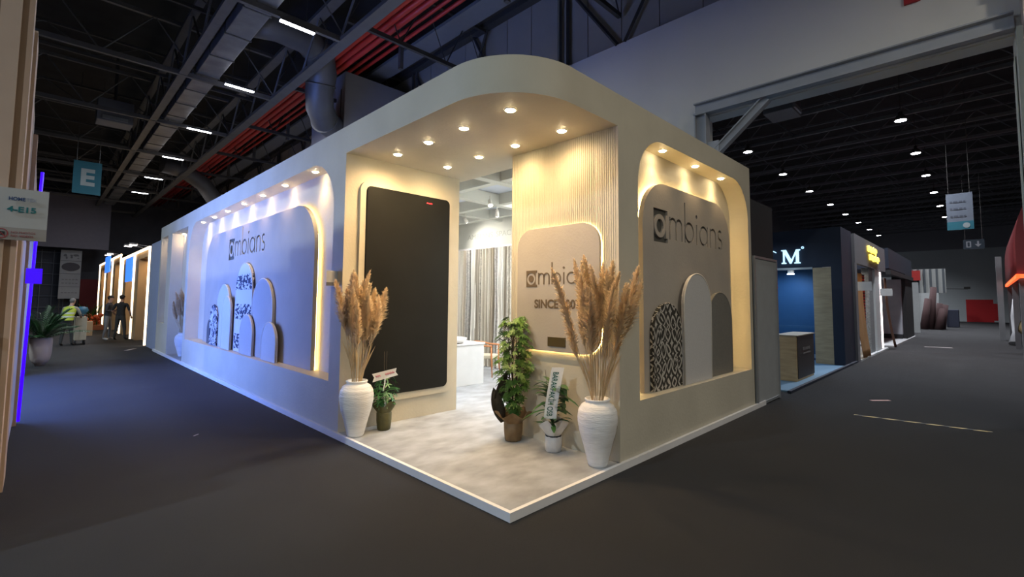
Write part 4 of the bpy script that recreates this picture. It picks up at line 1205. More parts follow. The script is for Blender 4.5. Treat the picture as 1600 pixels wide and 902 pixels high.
tag(obj('red_curtain_wall', mbox(2.0, 3.6, 44.2, 44.3, 0.0, 2.9), mat('dark_red_cloth', (0.10, 0.012, 0.015), 0.9)), 'dark red panel at the far end of the left aisle', 'panel')

# ================================================================== NEIGHBOUR STAND ON THE LEFT
def left_neighbour():
    t = thing('neighbour_stand', 'beige panelled stand wall along the left edge with a blue light line', 'exhibition stand', (-0.2, 5, 0))
    lightb = mat('beige_light', (0.50, 0.38, 0.30), 0.8); brown = mat('beige_brown', (0.24, 0.17, 0.12), 0.8)
    obj('wall', mbox(-0.9, -0.165, 5.08, 9.2, 0, 4.15), brown, t)
    obj('pilaster', mbox(-0.31, -0.20, 5.04, 5.08, 1.45, 4.15), lightb, t)
    obj('pilaster', mbox(-0.165, -0.135, 5.08, 5.35, 0, 4.15), lightb, t)
    obj('pilaster', mbox(-0.165, -0.13, 6.1, 6.6, 0, 4.15), lightb, t)
    obj('pilaster', mbox(-0.165, -0.12, 9.05, 9.25, 0, 3.9), lightb, t)
    o = obj('poster_panel', mbox(-0.165, -0.15, 6.6, 9.0, 0.1, 2.4), mat('pale_lilac', (0.45, 0.46, 0.60), 0.6), t); o['label'] = 'pale lilac panel'
    obj('header', mbox(-0.5, -0.14, 9.2, 14.6, 3.4, 3.9), brown, t); obj('wall', mbox(-1.6, -0.14, 14.5, 14.6, 0, 3.9), brown, t)
    b = bmesh.new(); cyl(b, (-0.105, 9.2, 0.03), (-0.05, 9.2, 3.42), 0.018, n=8)
    o = obj('led_tube', b, mat('blue_led', (0.02, 0.01, 0.3), 0.5, emis=(0.03, 0.0, 1.0), estr=2.0), t); o['label'] = 'glowing blue LED tube'
    o = obj('sign_box', mbox(-0.12, 0.02, 8.0, 8.06, 1.85, 2.03), mat('blue_box', (0.02, 0.01, 0.3), 0.5, emis=(0.05, 0.0, 1.0), estr=0.9), t); o['label'] = 'small glowing blue box sign'
    # low white counter front in the corner
    obj('counter', mbox(-0.9, -0.19, 4.7, 5.04, 0, 1.42), mat('greyish_white', (0.42, 0.42, 0.40), 0.7), t)
    return t
nb = left_neighbour()
# unseen blue emitter added in the neighbour's stand for the facade's blue wash
t = thing('blue_fill_panel', 'glowing blue fill panel added unseen inside the left neighbour stand', 'screen', (-1.3, 12, 0))
obj('frame', mbox(-1.45, -1.32, 9.3, 14.5, 0.1, 3.3), black, t)
obj('light_blocker', mbox(-1.6, -0.5, 9.2, 14.5, 3.42, 3.5), black, t)  # unseen panel added to keep the blue glow off the roof
obj('display', mbox(-1.32, -1.30, 9.4, 14.4, 0.2, 3.2), mat('fill_blue', (0.1, 0.12, 0.5), 0.5, emis=(0.16, 0.30, 1.0), estr=P_BLUE), t)

# ================================================================== LEFT AISLE STANDS (far)
warmline = mat('frame_light', (1, 0.9, 0.8), 0.5, emis=(1.0, 0.78, 0.52), estr=4)
woodw = mat('warm_wood', (0.42, 0.27, 0.13), 0.7, (0.36, 0.22, 0.10), 6, stretch=(1, 1, 0.2))
def far_stand(y0, y1, z1, label, bays):
    t = thing('textile_stand', label, 'exhibition stand', (2.7, y0, 0))
    obj('back_wall', mbox(4.3, 4.4, y0, y1, 0, z1), woodw, t)
    obj('side_wall', mbox(2.72, 4.3, y0, y0+0.08, 0, z1), mat('stand_black', (0.03, 0.03, 0.03), 0.7), t)
    obj('header', mbox(2.78, 4.3, y0, y1, z1-0.3, z1), woodw, t)
    b = bmesh.new()
    box(b, 2.70, 2.76, y0, y1, z1-0.05, z1+0.02); box(b, 2.70, 2.76, y0, y0+0.07, 0, z1)
    n = bays
    for k in range(1, n+1):
        y = y0+(y1-y0)*k/n; box(b, 2.70, 2.76, y-0.06, y, 0, z1)
    o = obj('light_frame', b, warmline, t); o['label'] = 'glowing warm white frame line'
    for k in range(n):
        a = y0+(y1-y0)*k/n
        obj('pillar_panel', mbox(2.76, 3.2, a+(y1-y0)/n*0.72, a+(y1-y0)/n*0.98, 0, z1-0.3), woodw, t)
        b = bmesh.new(); m = 16; rows = []
        for j in range(2):
            rows.append([b.verts.new((3.35+0.05*math.sin(i*1.9), a+0.3+(y1-y0)/n*0.42*i/m, 0.05+j*(z1-0.8))) for i in range(m+1)])
        for i in range(m): b.faces.new((rows[0][i], rows[0][i+1], rows[1][i+1], rows[1][i]))
        o = obj('hung_fabric', b, mat('hung_cloth_%d' % (k % 2), ((0.50, 0.46, 0.44), (0.38, 0.30, 0.28))[k % 2], 0.85), t)
    area(t, (3.3, (y0+y1)/2, z1-0.35), 45*n, 0.4, (y1-y0)*0.8, (1.0, 0.72, 0.42))
    return t
s1 = far_stand(21.0, 28.6, 3.5, 'nearer fabric stand in a glowing frame, behind the two men in dark clothes', 2)
obj('video_panel', mbox(2.64, 2.68, 24.7, 26.6, 2.35, 3.35), mat('screen_blue', (0.05, 0.2, 0.6), 0.5, emis=(0.04, 0.18, 0.75), estr=1.6), s1)['label'] = 'blue screen over the stand front'
s2 = far_stand(29.4, 40.5, 3.75, 'farther fabric stand in a glowing frame, near the end of the left aisle', 3)
obj('video_panel', mbox(2.62, 2.66, 33.2, 35.8, 3.05, 3.95), MATS['screen_blue'], s2)['label'] = 'blue screen over the stand front'
def stem_lamp(y, z, label):
    t = thing('arm_floodlight', label, 'floodlight', (2.8, y, z), 0, 'arm lights above the left aisle stands')
    b = bmesh.new(); tube(b, [(2.9, y, z-0.25), (2.75, y, z+0.05), (2.4, y, z+0.08)], 0.015, 6); obj('arm', b, steel, t)
    b = bmesh.new(); box(b, 2.2, 2.45, y-0.12, y+0.12, z+0.06, z+0.12, 0.01); obj('head', b, steel, t)
    b = bmesh.new(); box(b, 2.22, 2.43, y-0.10, y+0.10, z+0.045, z+0.06); obj('lens', b, mat('flood_glow', (1, 1, 1), 0.5, emis=(1.0, 0.86, 0.8), estr=16), t)
for y, z, l in ((21.7, 3.52, 'arm light above the nearer glowing frame, nearest one'), (23.1, 3.58, 'arm light above the nearer glowing frame, second one'), (29.6, 3.7, 'arm light above the farther frame, nearest one'), (30.6, 3.7, 'arm light above the farther frame, second one')):
    stem_lamp(y, z, l)
tag(obj('blue_grey_partition', mbox(2.72, 2.80, 18.85, 20.6, 0, 3.55), mat('blue_grey_panel', (0.32, 0.36, 0.48), 0.7)), 'blue-grey partition in the gap between the beige stand and the glowing frame', 'partition')
# orange floor flowers near the far stand
def flowers():
    b = bmesh.new(); rnd = random.Random(6)
    t = thing('flower_planter', 'orange flower arrangement on the floor at the foot of the far stand', 'flowers', (2.1, 33, 0))
    bl = bmesh.new()
    for i in range(40):
        c = Vector((2.05+rnd.uniform(-0.30, 0.30), 33+rnd.uniform(-1.0, 1.0), rnd.uniform(0.25, 0.75)))
        bmesh.ops.create_icosphere(bl, subdivisions=1, radius=rnd.uniform(0.07, 0.13), matrix=Matrix.Translation(c))
        cyl(b, (c.x, c.y, 0.2), c, 0.01, n=4)
    obj('blossoms', bl, mat('orange_petals', (0.60, 0.10, 0.02), 0.7), t); obj('stems', b, leafd, t)
    obj('trough', mbox(1.85, 2.45, 32, 34, 0, 0.25, 0.02), mat('trough_terracotta', (0.30, 0.09, 0.03), 0.8), t)
    gl = bmesh.new()
    for i in range(30): leaf(gl, Vector((1.95, 33.0, 0.3)), Vector((rnd.uniform(-1, 1), rnd.uniform(-1, 1), 2.2)), Vector((1, 0, 0)), rnd.uniform(0.9, 1.5), 0.14, 0.1, 4)
    obj('foliage', gl, leafg, t)
flowers()
# big round planter with palm on the left
def round_planter():
    t = thing('potted_palm', 'leafy palm in a pale round planter by the blue light line', 'potted plant', (0.11, 16.5, 0))
    obj('planter', lathe(bmesh.new(), [(0.09, 0), (0.10, 0.05), (0.13, 0.06), (0.18, 0.16), (0.205, 0.32), (0.21, 0.68), (0.19, 0.69), (0.18, 0.62), (0.1, 0.6)], (0.11, 16.5, 0), 32), mat('planter_pale', (0.52, 0.42, 0.36), 0.7), t)
    b = bmesh.new(); rnd = random.Random(12); st = bmesh.new()
    for i in range(26):
        a = rnd.uniform(0, 2*PI); el = rnd.uniform(0.5, 1.45); L = rnd.uniform(0.7, 1.3)
        d = Vector((math.cos(a)*math.cos(el), math.sin(a)*math.cos(el), math.sin(el))); base = Vector((0.11, 16.5, 0.6))
        pts = [base + d*L*s - Vector((0, 0, 1))*0.35*L*s*s for s in (0, .25, .5, .75, 1)]
        tube(st, pts, 0.006, 4)
        for s in range(3, 19):
            u = s/18; p = base + d*L*u - Vector((0, 0, 1))*0.35*L*u*u; sd = d.cross(Vector((0, 0, 1))).normalized()
            for sg in (-1, 1): leaf(b, p, sd*sg + d*0.7, Vector((0, 0, 1)), 0.26, 0.035, 0.3, 2)
    obj('stems', st, leafd, t); obj('foliage', b, leafd, t)
round_planter()

# ================================================================== NEXT HALL STANDS (right aisle)
navy = mat('navy_panel', (0.008, 0.014, 0.032), 0.6); blueback = mat('blue_back', (0.02, 0.09, 0.20), 0.6)
oak = mat('oak_laminate', (0.52, 0.39, 0.22), 0.6, (0.40, 0.29, 0.16), 3, stretch=(1, 1, 7))
def blue_stand():
    t = thing('blue_stand', 'dark navy stand with glowing white CM letters beyond the grey partition', 'exhibition stand', (12.5, 2.7, 0))
    obj('carpet', mbox(10.1, 16.4, 2.68, 6.6, 0.0, 0.03), mat('blue_carpet', (0.16, 0.27, 0.38), 0.9), t)
    obj('carpet_edge', mbox(9.98, 16.6, 2.62, 2.68, 0.0, 0.05), navy, t)
    obj('back_wall', mbox(16.0, 16.06, 3.3, 6.6, 0.03, 3.5), blueback, t)
    obj('side_wall', mbox(10.1, 16.0, 6.6, 6.66, 0.03, 3.5), blueback, t)
    obj('fascia', mbox(15.2, 15.3, 2.93, 6.6, 2.68, 3.75), navy, t)
    obj('wood_panel', mbox(15.2, 15.28, 2.93, 3.36, 0.03, 2.66), oak, t)
    obj('corner_pillar', mbox(15.2, 16.6, 2.68, 2.93, 0.0, 3.75), navy, t)
    obj('light_line', mbox(15.17, 15.2, 3.36, 6.6, 2.62, 2.68), mat('pale_line', (0.45, 0.47, 0.45), 0.6), t)
    obj('skirting', mbox(15.9, 15.99, 3.4, 6.55, 0.10, 0.20), mat('pale_skirting', (0.25, 0.35, 0.45), 0.6), t)
    obj('low_rail', mbox(15.7, 15.75, 3.4, 6.55, 0.95, 1.02), mat('rail_blue', (0.03, 0.10, 0.2), 0.4), t)
    lm = mat('letters_glow', (0.6, 0.85, 1), 0.5, emis=(0.45, 0.75, 1.0), estr=1.6)
    Y, Z, W_, H_ = 4.12, 2.80, 0.46, 0.40
    M_ = [(0, 0), (.26, 0), (.26, .07), (.17, .10), (.17, .74), (.46, 0), (.54, 0), (.80, .76), (.80, .10), (.71, .07), (.71, 0), (1.04, 0), (1.04, .07), (.96, .10), (.96, .90), (1.04, .93), (1.04, 1), (.82, 1), (.55, .26), (.26, 1), (0, 1), (0, .93), (.09, .90), (.09, .10), (0, .07)]
    o = obj('lettering', plate([[(Y-a*W_, Z+b_*H_) for a, b_ in M_]], '-x', 15.15, 0.04), lm, t); o['label'] = 'glowing white serif letter M'
    co_ = [(0.5+0.50*math.cos(math.radians(a)), 0.5+0.52*math.sin(math.radians(a))) for a in range(38, 323, 12)]; ci_ = [(0.55+0.40*math.cos(math.radians(a)), 0.5+0.44*math.sin(math.radians(a))) for a in range(314, 43, -12)]
    o = obj('lettering', plate([[(4.62-a*0.42, Z+b_*H_) for a, b_ in co_+ci_]], '-x', 15.15, 0.04), lm, t); o['label'] = 'glowing white serif letter C'
    b = plate([arc(3.58, 3.24, 0.035, 0, 360, 12)[:-1], arc(3.58, 3.24, 0.018, 0, 360, 12)[:-1]], '-x', 15.16, 0.02); obj('lettering', b, MATS['letters_glow'], t)
    sp = thing('stand_spotlight', 'small blue-white spotlight under the navy fascia', 'spotlight', (15.4, 5.2, 2.6))
    b = bmesh.new(); cyl(b, (15.0, 3.85, 2.50), (15.0, 3.85, 2.59), 0.08, n=14); obj('head', b, lampring, sp)
    b = bmesh.new(); cyl(b, (15.0, 3.85, 2.485), (15.0, 3.85, 2.498), 0.09, n=14); obj('lens', b, mat('blue_white_glow', (1, 1, 1), 0.5, emis=(0.6, 0.78, 1.0), estr=20), sp)
    spot(sp, (15.0, 3.85, 2.46), 60, 120, (0.35, 0.6, 1.0), 0.8, 0.05, rot=Vector((0.8, 0.2, -0.9)).to_track_quat('-Z', 'Y'))
    area(t, (12.6, 4.6, 3.4), 40, 3, 2, (0.45, 0.68, 1.0))
blue_stand()
def oak_counter():
    t = thing('oak_counter', 'oak-sided counter with a dark printed front on the blue carpet', 'counter', (12, 2.9, 0.03))
    obj('body', mbox(11.35, 12.75, 2.86, 3.25, 0.03, 0.98, 0.004), oak, t)
    obj('top', mbox(11.33, 12.77, 2.83, 3.27, 0.98, 1.0), mat('oak_top', (0.42, 0.38, 0.30), 0.5), t)
    obj('front_panel', mbox(11.42, 12.74, 2.845, 2.86, 0.08, 0.98), mat('dark_front', (0.035, 0.03, 0.03), 0.5), t)
    b = bmesh.new()
    for k in range(6): box(b, 11.8+0.1*k, 11.87+0.1*k, 2.838, 2.845, 0.66, 0.72)
    box(b, 11.8, 12.4, 2.838, 2.845, 0.58, 0.61)
    obj('lettering', b, mat('grey_print', (0.16, 0.15, 0.15), 0.5), t)
oak_counter()
def carpet_stand():
    t = thing('carpet_stand', 'grey stand with yellow script sign and rolled rugs in lit openings', 'exhibition stand', (20, 2.7, 0))
    gr = mat('stand_grey', (0.14, 0.14, 0.15), 0.7); wh = mat('stand_white', (0.50, 0.53, 0.54), 0.7)
    obj('fascia', mbox(16.7, 22.6, 2.62, 2.74, 2.86, 3.72), gr, t)
    obj('post', mbox(16.62, 16.95, 2.62, 2.9, 0, 2.86), gr, t)
    obj('white_wall', mbox(19.45, 20.2, 2.70, 2.9, 0.05, 2.86), mat('speckled_grey', (0.26, 0.28, 0.29), 0.8, (0.12, 0.13, 0.14), 30), t)
    obj('white_wall', mbox(20.4, 21.35, 2.66, 2.9, 0.05, 2.86), wh, t)
    obj('floor_plate', mbox(16.95, 22.4, 2.6, 6.0, 0, 0.05), wh, t)
    obj('back_wall', mbox(16.95, 22.4, 4.2, 4.3, 0.05, 3.6), gr, t)
    o = obj('light_strip', mbox(21.4, 21.5, 2.63, 2.70, 0.1, 2.8), mat('pinkish_glow', (1, 0.9, 0.9), 0.5, emis=(1.0, 0.82, 0.80), estr=5), t); o['label'] = 'vertical pinkish-white light strip'
    o = obj('light_strip', mbox(16.97, 17.03, 2.74, 2.80, 0.8, 2.8), mat('yellow_glow', (1, 0.8, 0.4), 0.5, emis=(1.0, 0.75, 0.35), estr=6), t); o['label'] = 'vertical yellowish light strip'
    # script sign: looping strokes
    b = bmesh.new()
    for row, (z, a0, a1) in enumerate(((3.44, 18.7, 20.3), (3.18, 18.95, 20.75))):
        pts = []
        for i in range(46):
            s = i/45; pts.append((a0+(a1-a0)*s+0.10*math.sin(i*1.3), 2.58, z+0.075*math.cos(i*1.3)*(1+0.4*math.sin(i*0.5))))
        tube(b, pts, 0.022, 5)
    o = obj('script_sign', b, mat('yellow_sign_glow', (1, 0.8, 0.1), 0.5, emis=(1.0, 0.72, 0.08), estr=3.5), t); o['label'] = 'glowing yellow script sign'
    area(t, (18.5, 3.4, 2.75), 25, 2.0, 0.8, (1.0, 0.85, 0.7)); area(t, (21.6, 3.0, 2.75), 10, 0.5, 0.4, (1.0, 0.85, 0.82))
    # rugs
    for i, (x, m, lab) in enumerate(((17.15, mat('rug_tan', (0.42, 0.25, 0.11), 0.9), 'tan rug draped at the front of the lit opening'), (18.55, None, 'red and black striped rug hanging in the lit opening'), (22.0, mat('rug_brown', (0.14, 0.07, 0.04), 0.9), 'brown rug leaning at the far corner of the grey stand'))):
        b = bmesh.new(); w = (1.35, 0.75, 0.45)[i]
        rows = []
        for j in range(12):
            z = 2.62-j*2.55/11; off = (-0.16, 0, -0.2)[i]*(j/11)**2
            rows.append([b.verts.new((x+w*k/8+ (0.22*(j/11)**2 if i == 2 else 0), (2.74 if i == 0 else 2.80 if i == 1 else 2.60)+off+0.02*math.sin(k*1.6), z)) for k in range(9)])
        for r0, r1 in zip(rows, rows[1:]):
            for k in range(8): b.faces.new((r0[k], r0[k+1], r1[k+1], r1[k])).smooth = True
        bmesh.ops.solidify(b, geom=b.faces[:], thickness=0.02)
        if m is None:
            m = bpy.data.materials.new('rug_striped'); m.use_nodes = True; nt = m.node_tree
            wv = nt.nodes.new('ShaderNodeTexWave'); wv.bands_direction = 'Z'; wv.inputs['Scale'].default_value = 3.2; tc = nt.nodes.new('ShaderNodeTexCoord')
            cr = nt.nodes.new('ShaderNodeValToRGB'); cr.color_ramp.elements[0].color = (0.38, 0.03, 0.02, 1); cr.color_ramp.elements[1].color = (0.02, 0.015, 0.015, 1); cr.color_ramp.elements[0].position = 0.45; cr.color_ramp.elements[1].position = 0.55
            nt.links.new(tc.outputs['Object'], wv.inputs['Vector']); nt.links.new(wv.outputs['Fac'], cr.inputs[0]); nt.links.new(cr.outputs[0], nt.nodes['Principled BSDF'].inputs['Base Color'])
        tag(obj('hanging_rug', b, m), lab, 'rug')
carpet_stand()
for x, z, l in ((17.0, 2.05, 'small grey number plate on the grey stand post'), (21.33, 1.95, 'small white number plate at the far end of the grey stand')):
    tag(obj('number_plate', mbox(x, x+0.02, 2.30, 2.655, z, z+0.26), mat('plate_pale', (0.5, 0.52, 0.54), 0.6)), l, 'sign')
def dark_stand():
    t = thing('black_stand', 'black-framed stand with a pale stone-look wall farther down the right aisle', 'exhibition stand', (27, 2.7, 0))
    obj('canopy', mbox(23.4, 31.6, 2.6, 6.0, 3.05, 3.85), navy, t)
    obj('beam', mbox(23.4, 31.6, 2.55, 2.7, 2.82, 3.0), black, t)
    obj('post', mbox(28.6, 31.5, 2.6, 3.1, 0, 3.05), black, t)
    obj('stone_wall', mbox(28.4, 28.6, 2.75, 5.8, 0.25, 2.8), mat('pale_marble', (0.42, 0.43, 0.46), 0.5, (0.30, 0.31, 0.36), 1.8, detail=8), t)
    obj('wall_plinth', mbox(28.38, 28.6, 2.75, 5.8, 0.05, 0.25), black, t)
    obj('floor_plate', mbox(23.4, 31.6, 2.55, 6.0, 0, 0.05), mat('floor_pale', (0.42, 0.43, 0.44), 0.6), t)
    b = bmesh.new(); cyl(b, (28.3, 3.4, 1.75), (28.3, 4.2, 1.75), 0.012, n=5); obj('lettering', b, MATS['grey_print'], t)
dark_stand()
def far_booths():
    # striped stand with red flag-like sign, mannequin rugs
    t = thing('striped_stand', 'small stand with a striped top and a red square sign near the far wall', 'exhibition stand', (38, 2.6, 0))
    obj('side_wall', mbox(36, 36.1, 2.7, 5.2, 0, 2.9), mat('pale_side', (0.36, 0.38, 0.38), 0.7), t)
    obj('side_wall', mbox(43, 43.1, 2.2, 4.6, 0, 2.4), MATS['pale_side'], t)
    b = bmesh.new()
    for k in range(8): box(b, 44, 44.06, 1.9+k*0.33, 2.02+k*0.33, 2.4, 4.1)
    obj('slats', b, mat('slat_dark', (0.06, 0.07, 0.08), 0.7), t)
    obj('slat_backing', mbox(44.1, 44.15, 1.85, 4.6, 2.4, 4.1), mat('slat_back', (0.30, 0.31, 0.30), 0.8), t)
    obj('red_sign', mbox(43.8, 43.9, 3.15, 4.05, 3.3, 4.0), mat('sign_red', (0.30, 0.012, 0.01), 0.6), t)
    obj('doorway', mbox(42.8, 42.95, 3.4, 4.3, 0, 2.9), black, t)
    # rolled rugs pile
    b = bmesh.new(); rnd = random.Random(1)
    for k, (xx, yy, hh) in enumerate(((41, 2.75, 2.0), (41.3, 2.45, 2.75), (41.6, 2.2, 1.7), (41.2, 2.05, 1.35), (41.9, 1.95, 1.6), (41.8, 2.6, 1.5))): cyl(b, (xx, yy+0.15, 0), (xx+0.2, yy-0.1, hh), 0.22, 0.16, n=12)
    tag(obj('rolled_rugs', b, mat('rug_maroon', (0.06, 0.03, 0.03), 0.9)), 'dark heap of leaning rolled rugs near the striped stand', 'rugs')
    tag(obj('dark_bin', mbox(46, 46.9, 1.35, 2.0, 0, 1.25, 0.05), mat('bin_navy', (0.03, 0.035, 0.06), 0.8)), 'dark blue bin right of the rolled rugs', 'bin')
    t = thing('red_display_wall', 'bright red panel standing at the end of the right aisle', 'panel', (58, 0.3, 0))
    obj('panel', mbox(58, 58.15, -0.5, 1.2, 0.1, 2.05), mat('red_panel', (0.42, 0.008, 0.012), 0.7), t)
    obj('foot', mbox(57.9, 58.3, -0.75, -0.5, 0.25, 1.7), MATS['red_panel'], t)
    b = bmesh.new(); cyl(b, (57, 2.9, 3.0), (57, 1.0, 2.95), 0.03, n=6)
    for y in (2.9, 1.05): box(b, 56.9, 57.1, y-0.2, y+0.2, 2.95, 3.15)
    tag(obj('wall_rack', b, steel_dark), 'thin dark rack on the far pale wall', 'rack')
far_booths()
def red_awning_stand():
    t = thing('red_stand', 'stand with a curved dark red hood and an orange light line at the right edge', 'exhibition stand', (22, -1, 0))
    b = bmesh.new(); n = 18; rows = []
    rows = [(-0.72, 2.62), (-0.72, 3.1), (-0.725, 3.6), (-0.75, 3.95), (-0.82, 4.35), (-0.95, 4.75), (-1.15, 5.1), (-1.45, 5.4), (-1.9, 5.62), (-2.6, 5.75)]; n = len(rows)-1
    A = [b.verts.new((21.0, y, z)) for y, z in rows]; B = [b.verts.new((32.0, y, z)) for y, z in rows]
    for k in range(n): b.faces.new((A[k], A[k+1], B[k+1], B[k])).smooth = True
    c0 = b.verts.new((21.0, rows[-1][0], 2.62)); c1 = b.verts.new((32.0, rows[-1][0], 2.62))
    b.faces.new(A+[c0]); b.faces.new(B+[c1]); b.faces.new((A[0], B[0], c1, c0)); b.faces.new((A[-1], B[-1], c1, c0))
    obj('hood', b, mat('hood_red', (0.13, 0.006, 0.008), 0.6), t)
    b = bmesh.new(); box(b, 20.9, 32.0, -0.78, -0.70, 2.48, 2.60); box(b, 20.9, 20.98, -2.6, -0.70, 2.48, 2.60)
    o = obj('light_line', b, mat('orange_glow', (1, 0.2, 0.05), 0.5, emis=(1.0, 0.11, 0.03), estr=1.6), t); o['label'] = 'glowing orange-red line under the hood'
    b = bmesh.new()
    for x in (21.2, 26.5, 31.8): box(b, x-0.08, x+0.08, -0.92, -0.76, 0, 2.48)
    box(b, 21.2, 31.8, -3.0, -2.9, 0, 2.48)
    obj('post', b, mat('post_grey', (0.12, 0.12, 0.13), 0.7), t)
    tag(obj('pale_banner_post', mbox(31.6, 31.9, -0.62, -0.42, 0, 3.9), mat('pale_post', (0.20, 0.21, 0.22), 0.7)), 'narrow pale post at the start of the red-hooded stand', 'post')
    b = bmesh.new(); rows = []
    for j in range(8):
        z = 1.85-j*1.2/7
        rows.append([b.verts.new((24.2+2.2*k/12+0.0, -0.98-0.05*math.sin(k*1.4)-0.1*math.sin(j*0.7), z)) for k in range(13)])
    for r0, r1 in zip(rows, rows[1:]):
        for k in range(12): b.faces.new((r0[k], r0[k+1], r1[k+1], r1[k])).smooth = True
    bmesh.ops.solidify(b, geom=b.faces[:], thickness=0.05)
    cl = obj('draped_cloth', b, mat('cloth_mustard', (0.30, 0.22, 0.09), 0.9)); tag(cl, 'mustard cloth draped over a frame under the red hood', 'cloth')
    b = bmesh.new(); box(b, 24.2, 26.4, -1.12, -1.08, 1.78, 1.84)
    for x in (24.25, 26.35): box(b, x-0.03, x+0.03, -1.13, -1.07, 0, 1.8)
    tag(obj('cloth_frame', b, steel_dark), 'black metal frame carrying the mustard cloth', 'frame')
    b = bmesh.new(); tube(b, [(28.6, -0.9, 1.9), (28.5, -0.85, 1.2), (28.6, -0.88, 0.5), (28.3, -0.8, 0.06)], [0.09, 0.13, 0.14, 0.2], 10)
    tag(obj('white_cloth', b, mat('cloth_white', (0.45, 0.46, 0.48), 0.8)), 'white cloth hanging to the floor beside the mustard cloth', 'cloth')
red_awning_stand()

# ================================================================== TAPE AND LITTER ON THE CARPET
tapew = mat('tape_pale', (0.45, 0.40, 0.38), 0.6)
def tape(x0, y0, x1, y1, w, m, label):
    d = (Vector((x1, y1, 0))-Vector((x0, y0, 0))); nn = Vector((-d.y, d.x, 0)).normalized()*w/2
    b = bmesh.new(); a = [Vector((x0, y0, 0))-nn, Vector((x0, y0, 0))+nn, Vector((x1, y1, 0))+nn, Vector((x1, y1, 0))-nn]
    A = [b.verts.new(p+Vector((0, 0, 0.001))) for p in a]; B = [b.verts.new(p+Vector((0, 0, 0.003))) for p in a]
    b.faces.new(A[::-1]); b.faces.new(B)
    for i in range(4): b.faces.new((A[i], A[(i+1)%4], B[(i+1)%4], B[i]))
    tag(obj('floor_tape', b, m), label, 'tape')
tm = bpy.data.materials.new('tape_hazard'); tm.use_nodes = True
_nt = tm.node_tree; _w = _nt.nodes.new('ShaderNodeTexWave'); _w.inputs['Scale'].default_value = 3.0; _w.bands_direction = 'DIAGONAL'
_c = _nt.nodes.new('ShaderNodeValToRGB'); _c.color_ramp.elements[0].color = (0.02, 0.02, 0.02, 1); _c.color_ramp.elements[1].color = (0.65, 0.50, 0.20, 1); _c.color_ramp.elements[0].position = 0.35; _c.color_ramp.elements[1].position = 0.4
_t = _nt.nodes.new('ShaderNodeTexCoord'); _nt.links.new(_t.outputs['Object'], _w.inputs[0]); _nt.links.new(_w.outputs['Fac'], _c.inputs[0]); _nt.links.new(_c.outputs[0], _nt.nodes['Principled BSDF'].inputs['Base Color'])
tape(8.85, 1.48, 9.03, 0.0, 0.05, tm, 'long yellow and black hazard tape on the carpet at the right')
tape(10.35, 1.48, 10.6, 1.25, 0.07, mat('tape_pink', (0.6, 0.36, 0.33), 0.6), 'short pinkish tape mark on the carpet at the right')
tape(24.6, 1.75, 24.8, 0.95, 0.16, tapew, 'pale tape mark farther along the right aisle')
tape(2.05, 19.4, 2.35, 19.9, 0.1, tapew, 'pale tape mark on the carpet of the left aisle')
tape(1.44, 6.95, 1.50, 7.0, 0.015, tapew, 'tiny paper scrap on the carpet left of the stand')

# ================================================================== PEOPLE
def skin_mesh(name, J, E, R, m, parent, sub=2):
    """J: dict of joint positions, E: edges, R: radii (x, y)"""
    names_ = list(J); me = bpy.data.meshes.new(name)
    me.from_pydata([J[n] for n in names_], [(names_.index(a), names_.index(b)) for a, b in E], [])
    o = bpy.data.objects.new('tmp', me); COL.objects.link(o)
    s = o.modifiers.new('s', 'SKIN'); s.use_smooth_shade = True
    sv = me.skin_vertices[0].data
    for i, n in enumerate(names_):
        r = R[n]; sv[i].radius = r if isinstance(r, tuple) else (r, r); sv[i].use_root = (i == 0)
    u = o.modifiers.new('u', 'SUBSURF'); u.levels = sub; u.render_levels = sub
    dg = bpy.context.evaluated_depsgraph_get(); dg.update()
    nm = bpy.data.meshes.new_from_object(o.evaluated_get(dg)); bpy.data.objects.remove(o); bpy.data.meshes.remove(me)
    nm.name = name
    return nm
skinm = mat('skin', (0.42, 0.24, 0.17), 0.6)
